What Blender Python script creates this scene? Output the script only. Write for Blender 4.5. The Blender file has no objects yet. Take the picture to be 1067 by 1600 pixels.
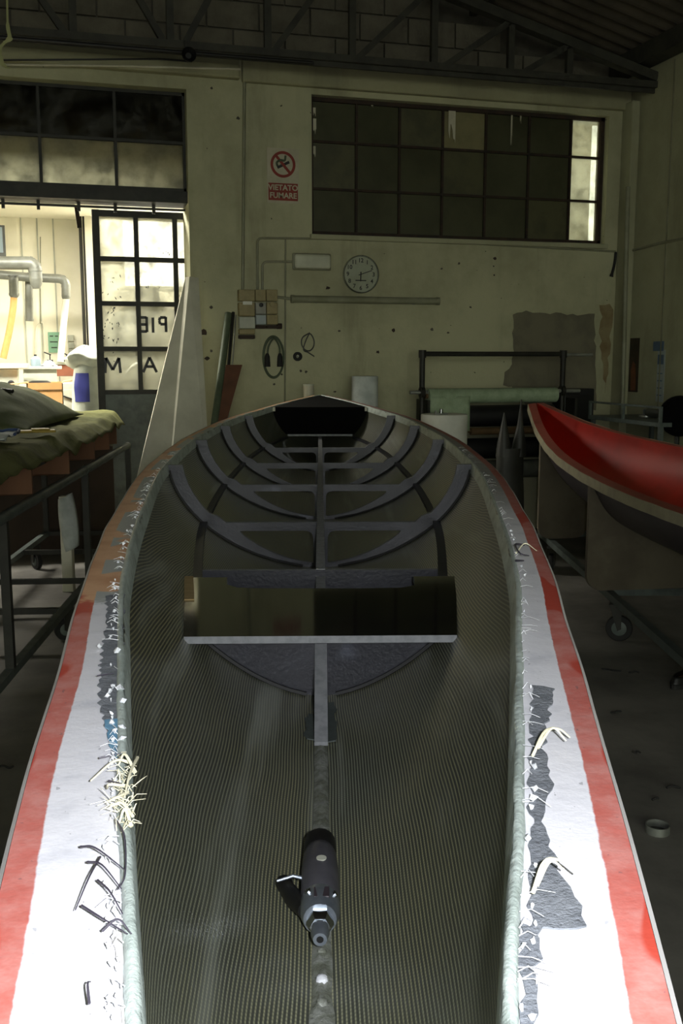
import bpy, bmesh, math, random
from mathutils import Vector, Matrix, noise

# ------------------------------------------------------------------ camera, sky, lights, exposure
SC = bpy.context.scene
COL = SC.collection
TH, PH, FPX, CAMZ = math.radians(15.9), math.radians(8.9), 1555.0, 1.5
cam_d = bpy.data.cameras.new('camera'); cam = bpy.data.objects.new('camera', cam_d); COL.objects.link(cam)
cam_d.sensor_fit = 'VERTICAL'; cam_d.sensor_height = 36.0; cam_d.lens = 36.0 * FPX / 1600.0
cam_d.clip_start = 0.02; cam_d.clip_end = 200
cam.location = (0, 0, CAMZ); cam.rotation_euler = (math.pi / 2 - PH, 0, -TH)
SC.camera = cam

world = bpy.data.worlds.new('daylight'); SC.world = world; world.use_nodes = True
bg = world.node_tree.nodes['Background']
bg.inputs[0].default_value = (0.95, 1.0, 0.82, 1); bg.inputs[1].default_value = 4.2

def add_light(name, kind, loc, energy, color, size=None, size_y=None, rot=(0, 0, 0)):
    l = bpy.data.lights.new(name, kind); l.energy = energy; l.color = color
    if kind == 'AREA':
        l.shape = 'RECTANGLE'; l.size = size; l.size_y = size_y or size
    elif size is not None:
        l.shadow_soft_size = size
    o = bpy.data.objects.new(name, l); COL.objects.link(o); o.location = loc; o.rotation_euler = rot
    return o

# the camera's own flash, right of the lens
flash = add_light('camera_flash', 'POINT', (0.055 * math.cos(TH), -0.055 * math.sin(TH), CAMZ + 0.02), 58.0, (0.93, 0.96, 1.0), 0.012)
# daylight portal in the wide gateway behind the photographer
portal = add_light('gateway_portal', 'AREA', (-1.0, -4.98, 1.75), 1.0, (1, 1, 1), 7.0, 3.5, (-math.pi / 2, 0, 0))
portal.data.cycles.is_portal = True
# workshop lamps in the bright room beyond the sliding door
for lx, ly in ((-2.2, 8.78), (-0.2, 8.78), (2.0, 10.8)):
    add_light('workshop_lamp', 'AREA', (lx, ly, 2.98), 185, (1.0, 0.96, 0.84), 1.4, 0.4)

SC.view_settings.view_transform = 'Standard'; SC.view_settings.look = 'None'
SC.view_settings.exposure = 0.0; SC.view_settings.gamma = 1.0; SC.view_settings.use_curve_mapping = False

# ------------------------------------------------------------------ layout helpers
_f = Vector((math.sin(TH) * math.cos(PH), math.cos(TH) * math.cos(PH), -math.sin(PH)))
_r = Vector((math.cos(TH), -math.sin(TH), 0)); _u = _r.cross(_f)
def ray(px, py): return _f + _r * ((px - 533.5) / FPX) + _u * ((800 - py) / FPX)
def onY(px, py, Y): q = ray(px, py); t = Y / q.y; return Vector((q.x * t, Y, CAMZ + q.z * t))
def onX(px, py, X): q = ray(px, py); t = X / q.x; return Vector((X, q.y * t, CAMZ + q.z * t))
def onZ(px, py, z): q = ray(px, py); t = (z - CAMZ) / q.z; return Vector((q.x * t, q.y * t, z))
def CF(x, d, z):      # x to the right of the line of sight, d along it on the floor
    return Vector((x * math.cos(TH) + d * math.sin(TH), -x * math.sin(TH) + d * math.cos(TH), z))

# ------------------------------------------------------------------ materials
def lin(c):
    if isinstance(c, str):
        c = [int(c[i:i + 2], 16) / 255 for i in (0, 2, 4)]
        c = [x / 12.92 if x <= .04045 else ((x + .055) / 1.055) ** 2.4 for x in c]
    return (c[0], c[1], c[2], 1.0)
MATS = {}
class NT:
    def __init__(s, m):
        s.m = m; s.t = m.node_tree; s.n = s.t.nodes; s.l = s.t.links
    def node(s, typ, **kw):
        n = s.n.new(typ)
        for k, v in kw.items():
            if k.startswith('i_'):
                key = k[2:]; key = int(key) if key.isdigit() else key.replace('_', ' ')
                if hasattr(v, 'is_linked') or isinstance(v, bpy.types.NodeSocket): s.l.new(v, n.inputs[key])
                else: n.inputs[key].default_value = v
            else: setattr(n, k, v)
        return n
    def math(s, op, a, b=0.0, clamp=False):
        n = s.n.new('ShaderNodeMath'); n.operation = op; n.use_clamp = clamp
        for i, v in enumerate((a, b)):
            if isinstance(v, bpy.types.NodeSocket): s.l.new(v, n.inputs[i])
            else: n.inputs[i].default_value = v
        return n.outputs[0]
    def mix(s, fac, a, b):
        n = s.n.new('ShaderNodeMix'); n.data_type = 'RGBA'
        for sock, v in ((n.inputs[0], fac), (n.inputs[6], a), (n.inputs[7], b)):
            if isinstance(v, bpy.types.NodeSocket): s.l.new(v, sock)
            elif sock == n.inputs[0]: sock.default_value = v
            else: sock.default_value = lin(v)
        return n.outputs[2]
    def noise(s, scale, detail=4, rough=.6, vec=None, dist=0.0):
        n = s.n.new('ShaderNodeTexNoise'); n.inputs['Scale'].default_value = scale
        n.inputs['Detail'].default_value = detail; n.inputs['Roughness'].default_value = rough
        n.inputs['Distortion'].default_value = dist
        if vec is not None: s.l.new(vec, n.inputs['Vector'])
        return n.outputs[0]
    def step(s, v, a, b):
        n = s.n.new('ShaderNodeMapRange'); n.interpolation_type = 'SMOOTHSTEP'
        s.l.new(v, n.inputs[0]); n.inputs[1].default_value = a; n.inputs[2].default_value = b
        return n.outputs[0]
    def coords(s, kind='Object', scale=None):
        c = s.n.new('ShaderNodeTexCoord').outputs[kind]
        if scale:
            mp = s.n.new('ShaderNodeMapping'); mp.inputs['Scale'].default_value = scale; s.l.new(c, mp.inputs[0]); return mp.outputs[0]
        return c
    def sep(s, v):
        n = s.n.new('ShaderNodeSeparateXYZ'); s.l.new(v, n.inputs[0]); return n.outputs
    def bump(s, h, strength=.3, dist=.01):
        n = s.n.new('ShaderNodeBump'); n.inputs['Strength'].default_value = strength; n.inputs['Distance'].default_value = dist
        s.l.new(h, n.inputs['Height']); s.l.new(n.outputs[0], s.b.inputs['Normal'])
def newmat(name):
    m = bpy.data.materials.new(name); m.use_nodes = True
    k = NT(m); k.b = m.node_tree.nodes['Principled BSDF']; MATS[name] = m
    return k
def mat(name, c1, c2=None, rough=.6, metal=0.0, scale=6.0, lo=.35, hi=.7, bump=0.0, stretch=None, spec=.5):
    """plain procedural surface: two tones mixed by noise, optional relief"""
    if name in MATS: return MATS[name]
    k = newmat(name); b = k.b
    b.inputs['Roughness'].default_value = rough; b.inputs['Metallic'].default_value = metal
    b.inputs['Specular IOR Level'].default_value = spec
    v = k.coords('Object', stretch)
    n = k.noise(scale, 5, .62, v)
    if c2 is None: c2 = tuple(x * .72 for x in lin(c1)[:3])
    k.l.new(k.mix(k.step(n, lo, hi), c1, c2), b.inputs['Base Color'])
    if bump: k.bump(k.noise(scale * 4, 5, .65, v), bump)
    return k.m

def plaster(name, c1, c2, c3, spots=True):
    k = newmat(name); b = k.b; b.inputs['Roughness'].default_value = .85
    v = k.coords('Object')
    a = k.mix(k.step(k.noise(1.1, 6, .65, v), .38, .68), c1, c2)
    st = k.noise(1.6, 5, .6, k.coords('Object', (2.2, 2.2, .35)))
    a = k.mix(k.math('MULTIPLY', k.step(st, .52, .78), .55), a, c3)
    if spots:
        sp = k.step(k.noise(26, 2, .4, v), .755, .775)
        a = k.mix(k.math('MULTIPLY', sp, .85), a, '2a2a20')
    k.l.new(a, b.inputs['Base Color'])
    k.bump(k.noise(14, 6, .7, v), .35, .012)
    return k.m
plaster('whitewash', 'b6b494', '9c9a7d', '75725b')
plaster('whitewash_side', 'a8a78a', '97967a', '7d7c64', spots=False)
plaster('lintel_plaster', 'a3a080', '8f8c70', '6f6c58', spots=False)
mat('mortar', '57534a', '46433b', rough=.95, bump=.4)
mat('concrete_block', '6f6a5c', '5a564a', rough=.95, scale=5, bump=.5)
mat('cement_patch', '77725f', '666253', rough=.95, scale=4, bump=.4)
mat('rust_stain', '7a6647', '8f8463', rough=.95, scale=5)
mat('concrete_floor', '75726c', '5f5c57', rough=.8, scale=3.2, bump=.25)
mat('roof_sheet', '5a5246', '453f36', rough=.85, scale=3)
mat('dark_steel', '2e2d27', '20201c', rough=.55, metal=.3, scale=9)
mat('truss_steel', '3d3c33', '2b2a25', rough=.7, scale=8)
mat('rust_steel', '3a2a20', '231d18', rough=.8, scale=14)
mat('grey_paint_steel', '5b6460', '474e4b', rough=.5, scale=10)
mat('zinc', 'a9aca6', '8b8e88', rough=.4, metal=.7, scale=8)
mat('chrome', 'c8ccd0', 'a8acb0', rough=.2, metal=1.0)
mat('pvc_grey', '8a8a74', '78785f', rough=.5)
mat('enamel_cream', 'c9c4ae', 'b8b39c', rough=.5)
mat('lamp_plastic', 'c8c9b4', 'b5b6a2', rough=.35)
mat('switch_cream', '92855a', '80744b', rough=.5, scale=18)
mat('switch_grey', '9b9a90', '85847a', rough=.5)
mat('black_plastic', '141414', '0d0d0d', rough=.45)
mat('black_rubber', '1c1b1a', '121211', rough=.75)
mat('paper_white', 'dcdcd2', 'cfcfc4', rough=.8)
mat('sign_red', '8a2f1f', '7a281a', rough=.6)
mat('sign_white', 'b9b39c', 'aaa48c', rough=.6)
mat('clock_face', '9fa391', '92967f', rough=.4)
mat('glass_roll', '9fb092', '8a9c7e', rough=.7, scale=14, bump=.2)
mat('matt_black', '060606', '0a0a0a', rough=.9, spec=.08)
mat('duct_zinc', '75776f', '5f615a', rough=.45, metal=.25, scale=8)
mat('carbon_roll', '0c0c0d', '151517', rough=.6)
mat('card_brown', '6d5538', '5c472e', rough=.85, scale=10)
mat('cardboard', 'c99a63', 'b98a55', rough=.85, scale=4)
mat('white_foam', 'cfccba', 'bfbcaa', rough=.75, scale=5)
mat('plywood', '7d573c', '65452e', rough=.8, scale=3, stretch=(1, 1, .15))
mat('plywood_dusty', '6a6252', '574f42', rough=.85, scale=4)
mat('mould_dark', '2d3532', '232928', rough=.6)
mat('sheet_green', '74754c', '585a3a', rough=.95, scale=5, bump=.5, spec=.1)
mat('tarp_green', '616748', '50563c', rough=.9, scale=4, bump=.3, spec=.1)
mat('cloth_white', 'c5cbc8', 'aab1ae', rough=.85, scale=9, bump=.3)
mat('cloth_blue', '2d3f63', '25324f', rough=.85)
mat('sack_white', 'c9cdbf', 'b5b9aa', rough=.55, scale=6, bump=.3)
mat('sack_blue', '3a3f92', '333882', rough=.55)
mat('hose_orange', 'cf9a5c', 'bf8a4c', rough=.6)
mat('hose_clear', 'e6e2cf', 'd8d4c0', rough=.4)
mat('tool_green', '79a58a', '6b957b', rough=.5)
mat('machine_grey', 'b5b7a8', 'a3a596', rough=.5)
mat('machine_blue', '8fa0ab', '80919c', rough=.5)
mat('table_red', '8d5238', '7d4730', rough=.6)
mat('wall_shaded_cream', '8d7d54', '7c6d47', rough=.8)  # cream darkened so the outside wall reads as shaded
mat('wall_cream', 'efebda', 'e6e2ce', rough=.8, scale=2)
mat('floor_light', 'a39f90', '949080', rough=.7)
mat('wood_pale', 'a58f62', '937d52', rough=.8, scale=8, stretch=(1, 6, 1))
mat('pole_green', '55604a', '454f3c', rough=.6)
mat('brown_dark', '3d3025', '2e251d', rough=.85, scale=3)
mat('brown_wood', '6b4632', '553727', rough=.75)
mat('yellow_paint', 'a08a2c', '8a7524', rough=.6)
mat('bag_clear', '262621', '32322c', rough=.55)
mat('plastic_wrap', '6d7069', '5b5e57', rough=.2)
mat('grey_machine_dark', '4a4d49', '3b3e3a', rough=.5)
mat('poster_dark', '3c2f22', '221d17', rough=.5, scale=9)
mat('poster_brown', '7a4a30', '5e3824', rough=.5, scale=8)
mat('label_white', 'a3aaa8', '92a0a6', rough=.6, scale=12)
mat('label_blue', '5a6f86', '4d6078', rough=.6)
mat('strap_pale', 'a9aa78', '98996a', rough=.7)
mat('red_gel', 'a81f10', '8e1a0e', rough=.35, scale=3)
mat('pink_gel', '9c4a3c', '8f4436', rough=.6, scale=8)
mat('cream_edge', 'a9a184', '98907a', rough=.8, scale=10)
mat('hull_purple', '3a3238', '2e282d', rough=.4)
mat('tan_leather', '8a6a4c', '755940', rough=.6)
mat('kevlar', 'e6e1c8', 'd4cdae', rough=.7, scale=30)
mat('carbon_fibre', '45414d', '36323d', rough=.5)
mat('resin_white', 'e2e4e8', 'c9ccd2', rough=.5, scale=40, bump=.3)
mat('bare_grey', '80848b', '666a71', rough=.8, scale=60, bump=.5)
mat('bare_blue', '5d8fb0', '7ba3bd', rough=.6, scale=60)
mat('foam_core', '8b8d90', '797b7e', rough=.8, scale=60)
mat('white_edge', 'c9c6c4', 'b5b2b0', rough=.7)
mat('drill_body', '5a595f', '47464c', rough=.4, metal=.3, scale=14)
mat('drill_metal', '9ba3ad', '7d858f', rough=.3, metal=.8, scale=20)
mat('glove_green', '4d4f3a', '5c5e45', rough=.85)

def panel_black():                    # glossy black sandwich panel
    k = newmat('gloss_black'); b = k.b
    b.inputs['Roughness'].default_value = .06; b.inputs['Specular IOR Level'].default_value = .5
    n = k.noise(3, 4, .6, k.coords('Object'))
    k.l.new(k.mix(k.step(n, .4, .7), '0b0b0d', '131317'), b.inputs['Base Color'])
panel_black()
def rib_mat():
    k = newmat('rib_skin'); b = k.b
    b.inputs['Roughness'].default_value = .42
    v = k.coords('Object')
    a = k.mix(k.step(k.noise(7, 5, .65, v), .4, .72), '161720', '22232d')
    a = k.mix(k.math('MULTIPLY', k.step(k.noise(3.5, 3, .5, v), .62, .72), .75), a, '747989')
    k.l.new(a, b.inputs['Base Color']); k.bump(k.noise(120, 3, .5, v), .15, .004)
rib_mat()
def weave_mat():
    k = newmat('hybrid_weave'); b = k.b
    uv = k.coords('UV')
    wob = k.noise(2.6, 1, .4, uv)
    o = k.sep(uv)
    wv = k.math('MULTIPLY', k.math('SUBTRACT', wob, .5), .02)
    u = k.math('ADD', o[0], wv); w = k.math('ADD', o[1], wv)
    su = k.math('SINE', k.math('MULTIPLY', u, 2 * math.pi / .0044))
    sv = k.math('SINE', k.math('MULTIPLY', w, 2 * math.pi / .0062))
    col = k.step(su, .0, .8); row = k.step(sv, -.8, .3)
    pat = k.math('MULTIPLY', col, k.math('ADD', k.math('MULTIPLY', row, .5), .5))
    base = k.mix(k.step(k.noise(6, 4, .6, k.coords('UV', (1, .25, 1))), .35, .7), '3f423b', '4e5046')
    thread = k.mix(k.step(k.noise(4, 4, .6, k.coords('UV', (1, .3, 1))), .35, .68), 'a09d76', '8f9480')
    a = k.mix(pat, base, thread)
    streak = k.step(k.noise(14, 3, .55, k.coords('UV', (1, .06, 1))), .55, .75)  # pale lengthwise streaks, with flash sheen and haze put into the colour
    a = k.mix(k.math('MULTIPLY', streak, .5), a, 'adb2a6')
    k.l.new(a, b.inputs['Base Color'])
    b.inputs['Roughness'].default_value = .36
    k.l.new(k.math('ADD', k.math('MULTIPLY', k.step(o[1], 5.55, 5.75), .85), .10), b.inputs['Coat Weight'])   # resin still wet in the bow
    k.l.new(k.math('SUBTRACT', .2, k.math('MULTIPLY', k.step(o[1], 5.55, 5.75), .16)), b.inputs['Coat Roughness'])
    k.bump(k.math('ADD', k.math('MULTIPLY', su, .6), k.math('MULTIPLY', sv, .4)), .12, .0006)
weave_mat()
def flange_mat(name, left):
    k = newmat(name); b = k.b; b.inputs['Roughness'].default_value = .55
    uv = k.coords('UV'); t, d, _ = k.sep(uv)          # t: 0 inner edge .. 1 outer edge, d: metres along the boat
    fine = k.noise(38, 4, .7, k.coords('Object')); rag = k.math('MULTIPLY', k.math('SUBTRACT', fine, .5), .05)
    tt = k.math('ADD', t, rag)
    dust = k.noise(16, 5, .65, k.coords('Object'))
    white = k.mix(k.step(dust, .5, .75), 'e9e8ee', 'd6d6de')
    red = k.mix(k.step(k.noise(22, 5, .7, k.coords('Object')), .35, .7), 'bf665c', 'c98880')
    pat = k.step(k.noise(4.2, 1, .3, k.coords('UV', (0.25, 1, 1))), .56, .58)
    red = k.mix(k.math('MULTIPLY', pat, .9), red, 'b8402f')
    # the pale primer ends and bare orange laminate with grey filler shows further along
    dd = k.math('ADD', d, k.math('MULTIPLY', k.math('SUBTRACT', k.noise(9, 4, .7, k.coords('Object')), .5), .5))
    grey = k.mix(k.step(dust, .45, .7), '8d8f90', 'a09a92')
    if left:
        far = k.step(dd, 1.30, 1.36)
        orange = k.mix(k.step(k.noise(12, 4, .6, k.coords('Object')), .4, .7), 'e0b088', 'cf9770')
        patch = k.step(k.noise(4.2, 3, .55, k.coords('Object')), .46, .49)
        inner = k.mix(far, white, k.mix(k.math('MULTIPLY', patch, k.step(tt, .75, .6)), orange, 'a9adac'))
        outer = k.mix(far, red, orange)
    else:
        far = k.step(dd, 1.75, 2.6)
        inner = k.mix(far, white, grey)
        outer = k.mix(k.math('MULTIPLY', far, .6), red, '8c5a52')
    edge = k.math('ADD', .73, k.math('MULTIPLY', k.step(d, .7, 1.1), -.10))
    n = k.math('SUBTRACT', tt, edge)
    a = k.mix(k.step(n, -.012, .012), inner, outer)
    # marks: short scratches across the white
    scr = k.step(k.noise(10, 2, .5, k.coords('UV', (1, 9, 1))), .70, .73)
    a = k.mix(k.math('MULTIPLY', scr, .45), a, '55565c')
    k.l.new(a, b.inputs['Base Color']); k.bump(fine, .25, .003)
flange_mat('flange_paint_port', True); flange_mat('flange_paint_starboard', False)

def lip_mat():
    k = newmat('laminate_lip'); b = k.b; b.inputs['Roughness'].default_value = .45
    a = k.mix(k.step(k.noise(30, 5, .65, k.coords('Object', (1, .4, 1))), .38, .68), 'b9c4be', '96a19b')
    k.l.new(a, b.inputs['Base Color']); k.bump(k.noise(90, 4, .6, k.coords('Object')), .5, .004)
lip_mat()

def glass(name, col, clear, dirt=.5, trans=(.85, .85, .75), rough=.3):
    """dirty workshop glass: clear share, translucent frosted share, dirt film"""
    k = newmat(name); t = k.t
    out = t.nodes['Material Output']; b = k.b
    b.inputs['Base Color'].default_value = lin(col); b.inputs['Roughness'].default_value = rough
    tr = t.nodes.new('ShaderNodeBsdfTransparent'); tl = t.nodes.new('ShaderNodeBsdfTranslucent')
    tr.inputs[0].default_value = (.9, .9, .85, 1); tl.inputs[0].default_value = (*trans, 1)
    m1 = t.nodes.new('ShaderNodeMixShader'); m2 = t.nodes.new('ShaderNodeMixShader')
    m1.inputs[0].default_value = 1 - clear
    k.l.new(tr.outputs[0], m1.inputs[1]); k.l.new(tl.outputs[0], m1.inputs[2])
    n = k.noise(7, 6, .7, k.coords('Object'))
    k.l.new(k.math('MULTIPLY', k.step(n, .35, .8), dirt), m2.inputs[0])
    k.l.new(m1.outputs[0], m2.inputs[1]); k.l.new(b.outputs[0], m2.inputs[2])
    k.l.new(m2.outputs[0], out.inputs[0])
glass('frosted_glass', '6f6d58', .42, .55, (.34, .34, .28))
glass('transom_shaded', '2e2c20', .02, .95, (.12, .115, .09))  # upper row: the transom glass again, with shade put into its colour
glass('transom_glass', '5d5a46', .04, .75, (.26, .26, .21))
glass('clear_dirty_glass', '6b6142', .55, .45)
mat('dark_glass', '4b4b37', '3c3c2b', rough=.3, scale=3)
mat('dark_glass_dusty', '555339', '454430', rough=.45, scale=6)
mat('pane_board', '837c58', '746e4c', rough=.6)
k = newmat('daylit_pane'); k.b.inputs['Base Color'].default_value = (1, 1, 1, 1)
k.b.inputs['Emission Color'].default_value = (1, .98, .86, 1); k.b.inputs['Emission Strength'].default_value = 7.0

# ------------------------------------------------------------------ mesh helpers
class MB:
    def __init__(s): s.v = []; s.f = []; s.mi = []; s.uv = {}
    def add(s, verts, faces, mi=0):
        o = len(s.v); s.v += [tuple(v) for v in verts]
        for f in faces: s.f.append(tuple(i + o for i in f)); s.mi.append(mi)
        return s
    def box(s, a, b, mi=0, M=None):
        (x0, y0, z0), (x1, y1, z1) = a, b
        vs = [Vector(p) for p in ((x0,y0,z0),(x1,y0,z0),(x1,y1,z0),(x0,y1,z0),(x0,y0,z1),(x1,y0,z1),(x1,y1,z1),(x0,y1,z1))]
        if M: vs = [M @ v for v in vs]
        s.add(vs, [(0,3,2,1),(4,5,6,7),(0,1,5,4),(1,2,6,5),(2,3,7,6),(3,0,4,7)], mi); return s
    def bar(s, p, q, w, h, up=(0, 0, 1), mi=0):
        """rectangular bar from p to q, w wide, h tall"""
        p, q = Vector(p), Vector(q); d = (q - p).normalized(); up = Vector(up)
        if abs(d.dot(up)) > .98: up = Vector((0, 1, 0))
        sx = d.cross(up).normalized() * w / 2; sy = sx.cross(d).normalized() * h / 2
        vs = [e + i * sx + j * sy for e in (p, q) for i, j in ((-1,-1),(1,-1),(1,1),(-1,1))]
        s.add(vs, [(0,1,2,3),(7,6,5,4),(0,4,5,1),(1,5,6,2),(2,6,7,3),(3,7,4,0)], mi); return s
    def tube(s, pts, r, n=10, mi=0, caps=True, closed=False):
        pts = [Vector(p) for p in pts]; rs = r if isinstance(r, (list, tuple)) else [r] * len(pts)
        rings = []; prev = None
        for i, p in enumerate(pts):
            a = pts[i - 1] if (i or closed) else p; b = pts[(i + 1) % len(pts)] if (i < len(pts) - 1 or closed) else p
            d = (b - a).normalized()
            if prev is None:
                ref = Vector((0, 0, 1)) if abs(d.z) < .9 else Vector((1, 0, 0)); sx = d.cross(ref).normalized()
            else:
                sx = (prev - d * prev.dot(d)).normalized()
            prev = sx; sy = d.cross(sx)
            rings.append([p + (sx * math.cos(2*math.pi*j/n) + sy * math.sin(2*math.pi*j/n)) * rs[i] for j in range(n)])
        vs = [v for g in rings for v in g]; fs = []
        m = len(pts)
        for i in range(m if closed else m - 1):
            for j in range(n):
                fs.append((i*n+j, i*n+(j+1)%n, ((i+1)%m)*n+(j+1)%n, ((i+1)%m)*n+j))
        if caps and not closed: fs.append(tuple(range(n))[::-1]); fs.append(tuple((m-1)*n+j for j in range(n)))
        s.add(vs, fs, mi); return s
    def lathe(s, prof, c=(0, 0, 0), axis=(0, 0, 1), n=24, mi=0, caps=True):
        """profile [(radius, height)] turned about axis through c"""
        c = Vector(c); ax = Vector(axis).normalized()
        sx = ax.cross(Vector((0, 0, 1)) if abs(ax.z) < .9 else Vector((1, 0, 0))).normalized(); sy = ax.cross(sx)
        vs = [c + ax * h + (sx * math.cos(2*math.pi*j/n) + sy * math.sin(2*math.pi*j/n)) * max(r, 1e-4) for r, h in prof for j in range(n)]
        fs = [(i*n+j, i*n+(j+1)%n, (i+1)*n+(j+1)%n, (i+1)*n+j) for i in range(len(prof)-1) for j in range(n)]
        if caps: fs.append(tuple(range(n))[::-1]); fs.append(tuple((len(prof)-1)*n+j for j in range(n)))
        s.add(vs, fs, mi); return s
    def prism(s, poly, thick, M=None, mi=0, smi=None):
        """polygon [(x, y)] in its plane, extruded by thick along z, moved by M"""
        n = len(poly); M = M or Matrix()
        vs = [M @ Vector((x, y, 0)) for x, y in poly] + [M @ Vector((x, y, thick)) for x, y in poly]
        s.add(vs, [tuple(range(n))[::-1], tuple(range(n, 2*n))], mi)
        s.add(vs, [(i, (i+1)%n, n+(i+1)%n, n+i) for i in range(n)], mi if smi is None else smi); return s
    def grid(s, fn, nu, nv, mi=0, uvfn=None, flip=False):
        o = len(s.v)
        for i in range(nu + 1):
            for j in range(nv + 1):
                s.v.append(tuple(fn(i / nu, j / nv)))
                if uvfn: s.uv[len(s.v) - 1] = uvfn(i / nu, j / nv)
        for i in range(nu):
            for j in range(nv):
                a = o + i*(nv+1)+j; q = (a, a+nv+1, a+nv+2, a+1)
                s.f.append(q[::-1] if flip else q); s.mi.append(mi)
        return s
    def build(s, name, mats, parent=None, smooth=False, bevel=0.0, fix=True, solid=0.0, soff=-1.0):
        me = bpy.data.meshes.new(name); me.from_pydata(s.v, [], s.f)
        mats = mats if isinstance(mats, (list, tuple)) else [mats]
        for m in mats: me.materials.append(MATS[m])
        me.polygons.foreach_set('material_index', s.mi)
        if smooth: me.polygons.foreach_set('use_smooth', [True] * len(me.polygons))
        if s.uv:
            l = me.uv_layers.new(name='UVMap')
            for lp in me.loops: l.data[lp.index].uv = s.uv.get(lp.vertex_index, (0, 0))
        if fix:
            bm = bmesh.new(); bm.from_mesh(me)
            if not s.uv: bmesh.ops.remove_doubles(bm, verts=bm.verts, dist=1e-6)
            bmesh.ops.recalc_face_normals(bm, faces=bm.faces); bm.to_mesh(me); bm.free()
        me.update()
        o = bpy.data.objects.new(name, me); COL.objects.link(o); o.parent = parent
        if solid:
            md = o.modifiers.new('thickness', 'SOLIDIFY'); md.thickness = solid; md.offset = soff
        if bevel:
            md = o.modifiers.new('bevel', 'BEVEL'); md.width = bevel; md.segments = 2; md.limit_method = 'ANGLE'
        if smooth:
            md = None
            try: me.set_sharp_from_angle(angle=math.radians(42))
            except Exception: pass
        return o
def tag(o, label, cat, group=None, kind=None):
    o['label'] = label
    if cat: o['category'] = cat
    if group: o['group'] = group
    if kind: o['kind'] = kind
    return o
def struct(o, label=None):
    o['kind'] = 'structure'
    if label: o['label'] = label
    return o
def thing(name, label, cat, loc=(0, 0, 0), rz=0.0, group=None, kind=None):
    o = bpy.data.objects.new(name, None); COL.objects.link(o); o.empty_display_size = .1
    o.location = loc; o.rotation_euler = (0, 0, rz)
    return tag(o, label, cat, group, kind)
def share(src, name, loc, parent, rot=None):
    o = bpy.data.objects.new(name, src.data); COL.objects.link(o); o.parent = parent; o.location = loc
    if rot: o.rotation_euler = rot
    return o
def arc(c, r, a0, a1, n, ax=(1, 0, 0), ay=(0, 0, 1)):
    c, ax, ay = Vector(c), Vector(ax), Vector(ay)
    return [c + ax * r * math.cos(a0 + (a1-a0)*i/n) + ay * r * math.sin(a0 + (a1-a0)*i/n) for i in range(n+1)]
def smooth_path(pts, n=8):
    """Catmull-Rom through points"""
    P = [Vector(p) for p in pts]; P = [P[0]*2-P[1]] + P + [P[-1]*2-P[-2]]; out = []
    for i in range(1, len(P)-2):
        a, b, c, d = P[i-1:i+3]
        for j in range(n):
            t = j/n; out.append(.5*((2*b)+(c-a)*t+(2*a-5*b+4*c-d)*t*t+(3*b-a-3*c+d)*t**3))
    out.append(P[-2]); return out
def fillet_path(pts, r, n=5):
    P = [Vector(p) for p in pts]; out = [P[0]]
    for i in range(1, len(P)-1):
        a = (P[i-1]-P[i]); b = (P[i+1]-P[i]); rr = min(r, a.length*.45, b.length*.45)
        p0 = P[i]+a.normalized()*rr; p1 = P[i]+b.normalized()*rr
        for j in range(n+1):
            t = j/n; out.append((1-t)**2*p0+2*t*(1-t)*P[i]+t*t*p1)
    out.append(P[-1]); return out
def _curve_mesh(cu):
    o = bpy.data.objects.new('tmp', cu); COL.objects.link(o); bpy.context.view_layer.update()
    me = bpy.data.meshes.new_from_object(o.evaluated_get(bpy.context.evaluated_depsgraph_get()))
    bpy.data.objects.remove(o); bpy.data.curves.remove(cu); return me
def plate(name, loops, thick, mats, parent, M):
    """flat plate with holes: loops of (x, y), sides take the second material"""
    cu = bpy.data.curves.new('tmp', 'CURVE'); cu.dimensions = '2D'; cu.fill_mode = 'BOTH'; cu.extrude = thick/2
    for lp in loops:
        sp = cu.splines.new('POLY'); sp.points.add(len(lp)-1)
        for i, (x, y) in enumerate(lp): sp.points[i].co = (x, y, 0, 1)
        sp.use_cyclic_u = True
    me = _curve_mesh(cu); me.name = name
    me.materials.clear()
    for m in mats: me.materials.append(MATS[m])
    for p in me.polygons: p.material_index = 1 if abs(p.normal.z) < .5 and len(mats) > 1 else 0; p.use_smooth = False
    me.transform(M)
    bm = bmesh.new(); bm.from_mesh(me); bmesh.ops.remove_doubles(bm, verts=bm.verts, dist=1e-6)
    bmesh.ops.recalc_face_normals(bm, faces=bm.faces); bm.to_mesh(me); bm.free()
    o = bpy.data.objects.new(name, me); COL.objects.link(o); o.parent = parent; return o
def text(name, body, size, matn, parent, M, depth=.001, align='CENTER', offset=0.0):
    cu = bpy.data.curves.new('tmp', 'FONT'); cu.body = body; cu.size = size; cu.extrude = depth
    cu.align_x = align; cu.align_y = 'CENTER'; cu.offset = offset; cu.resolution_u = 3
    me = _curve_mesh(cu); me.name = name; me.materials.clear(); me.materials.append(MATS[matn]); me.transform(M)
    for p in me.polygons: p.material_index = 0
    o = bpy.data.objects.new(name, me); COL.objects.link(o); o.parent = parent; return o
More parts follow.
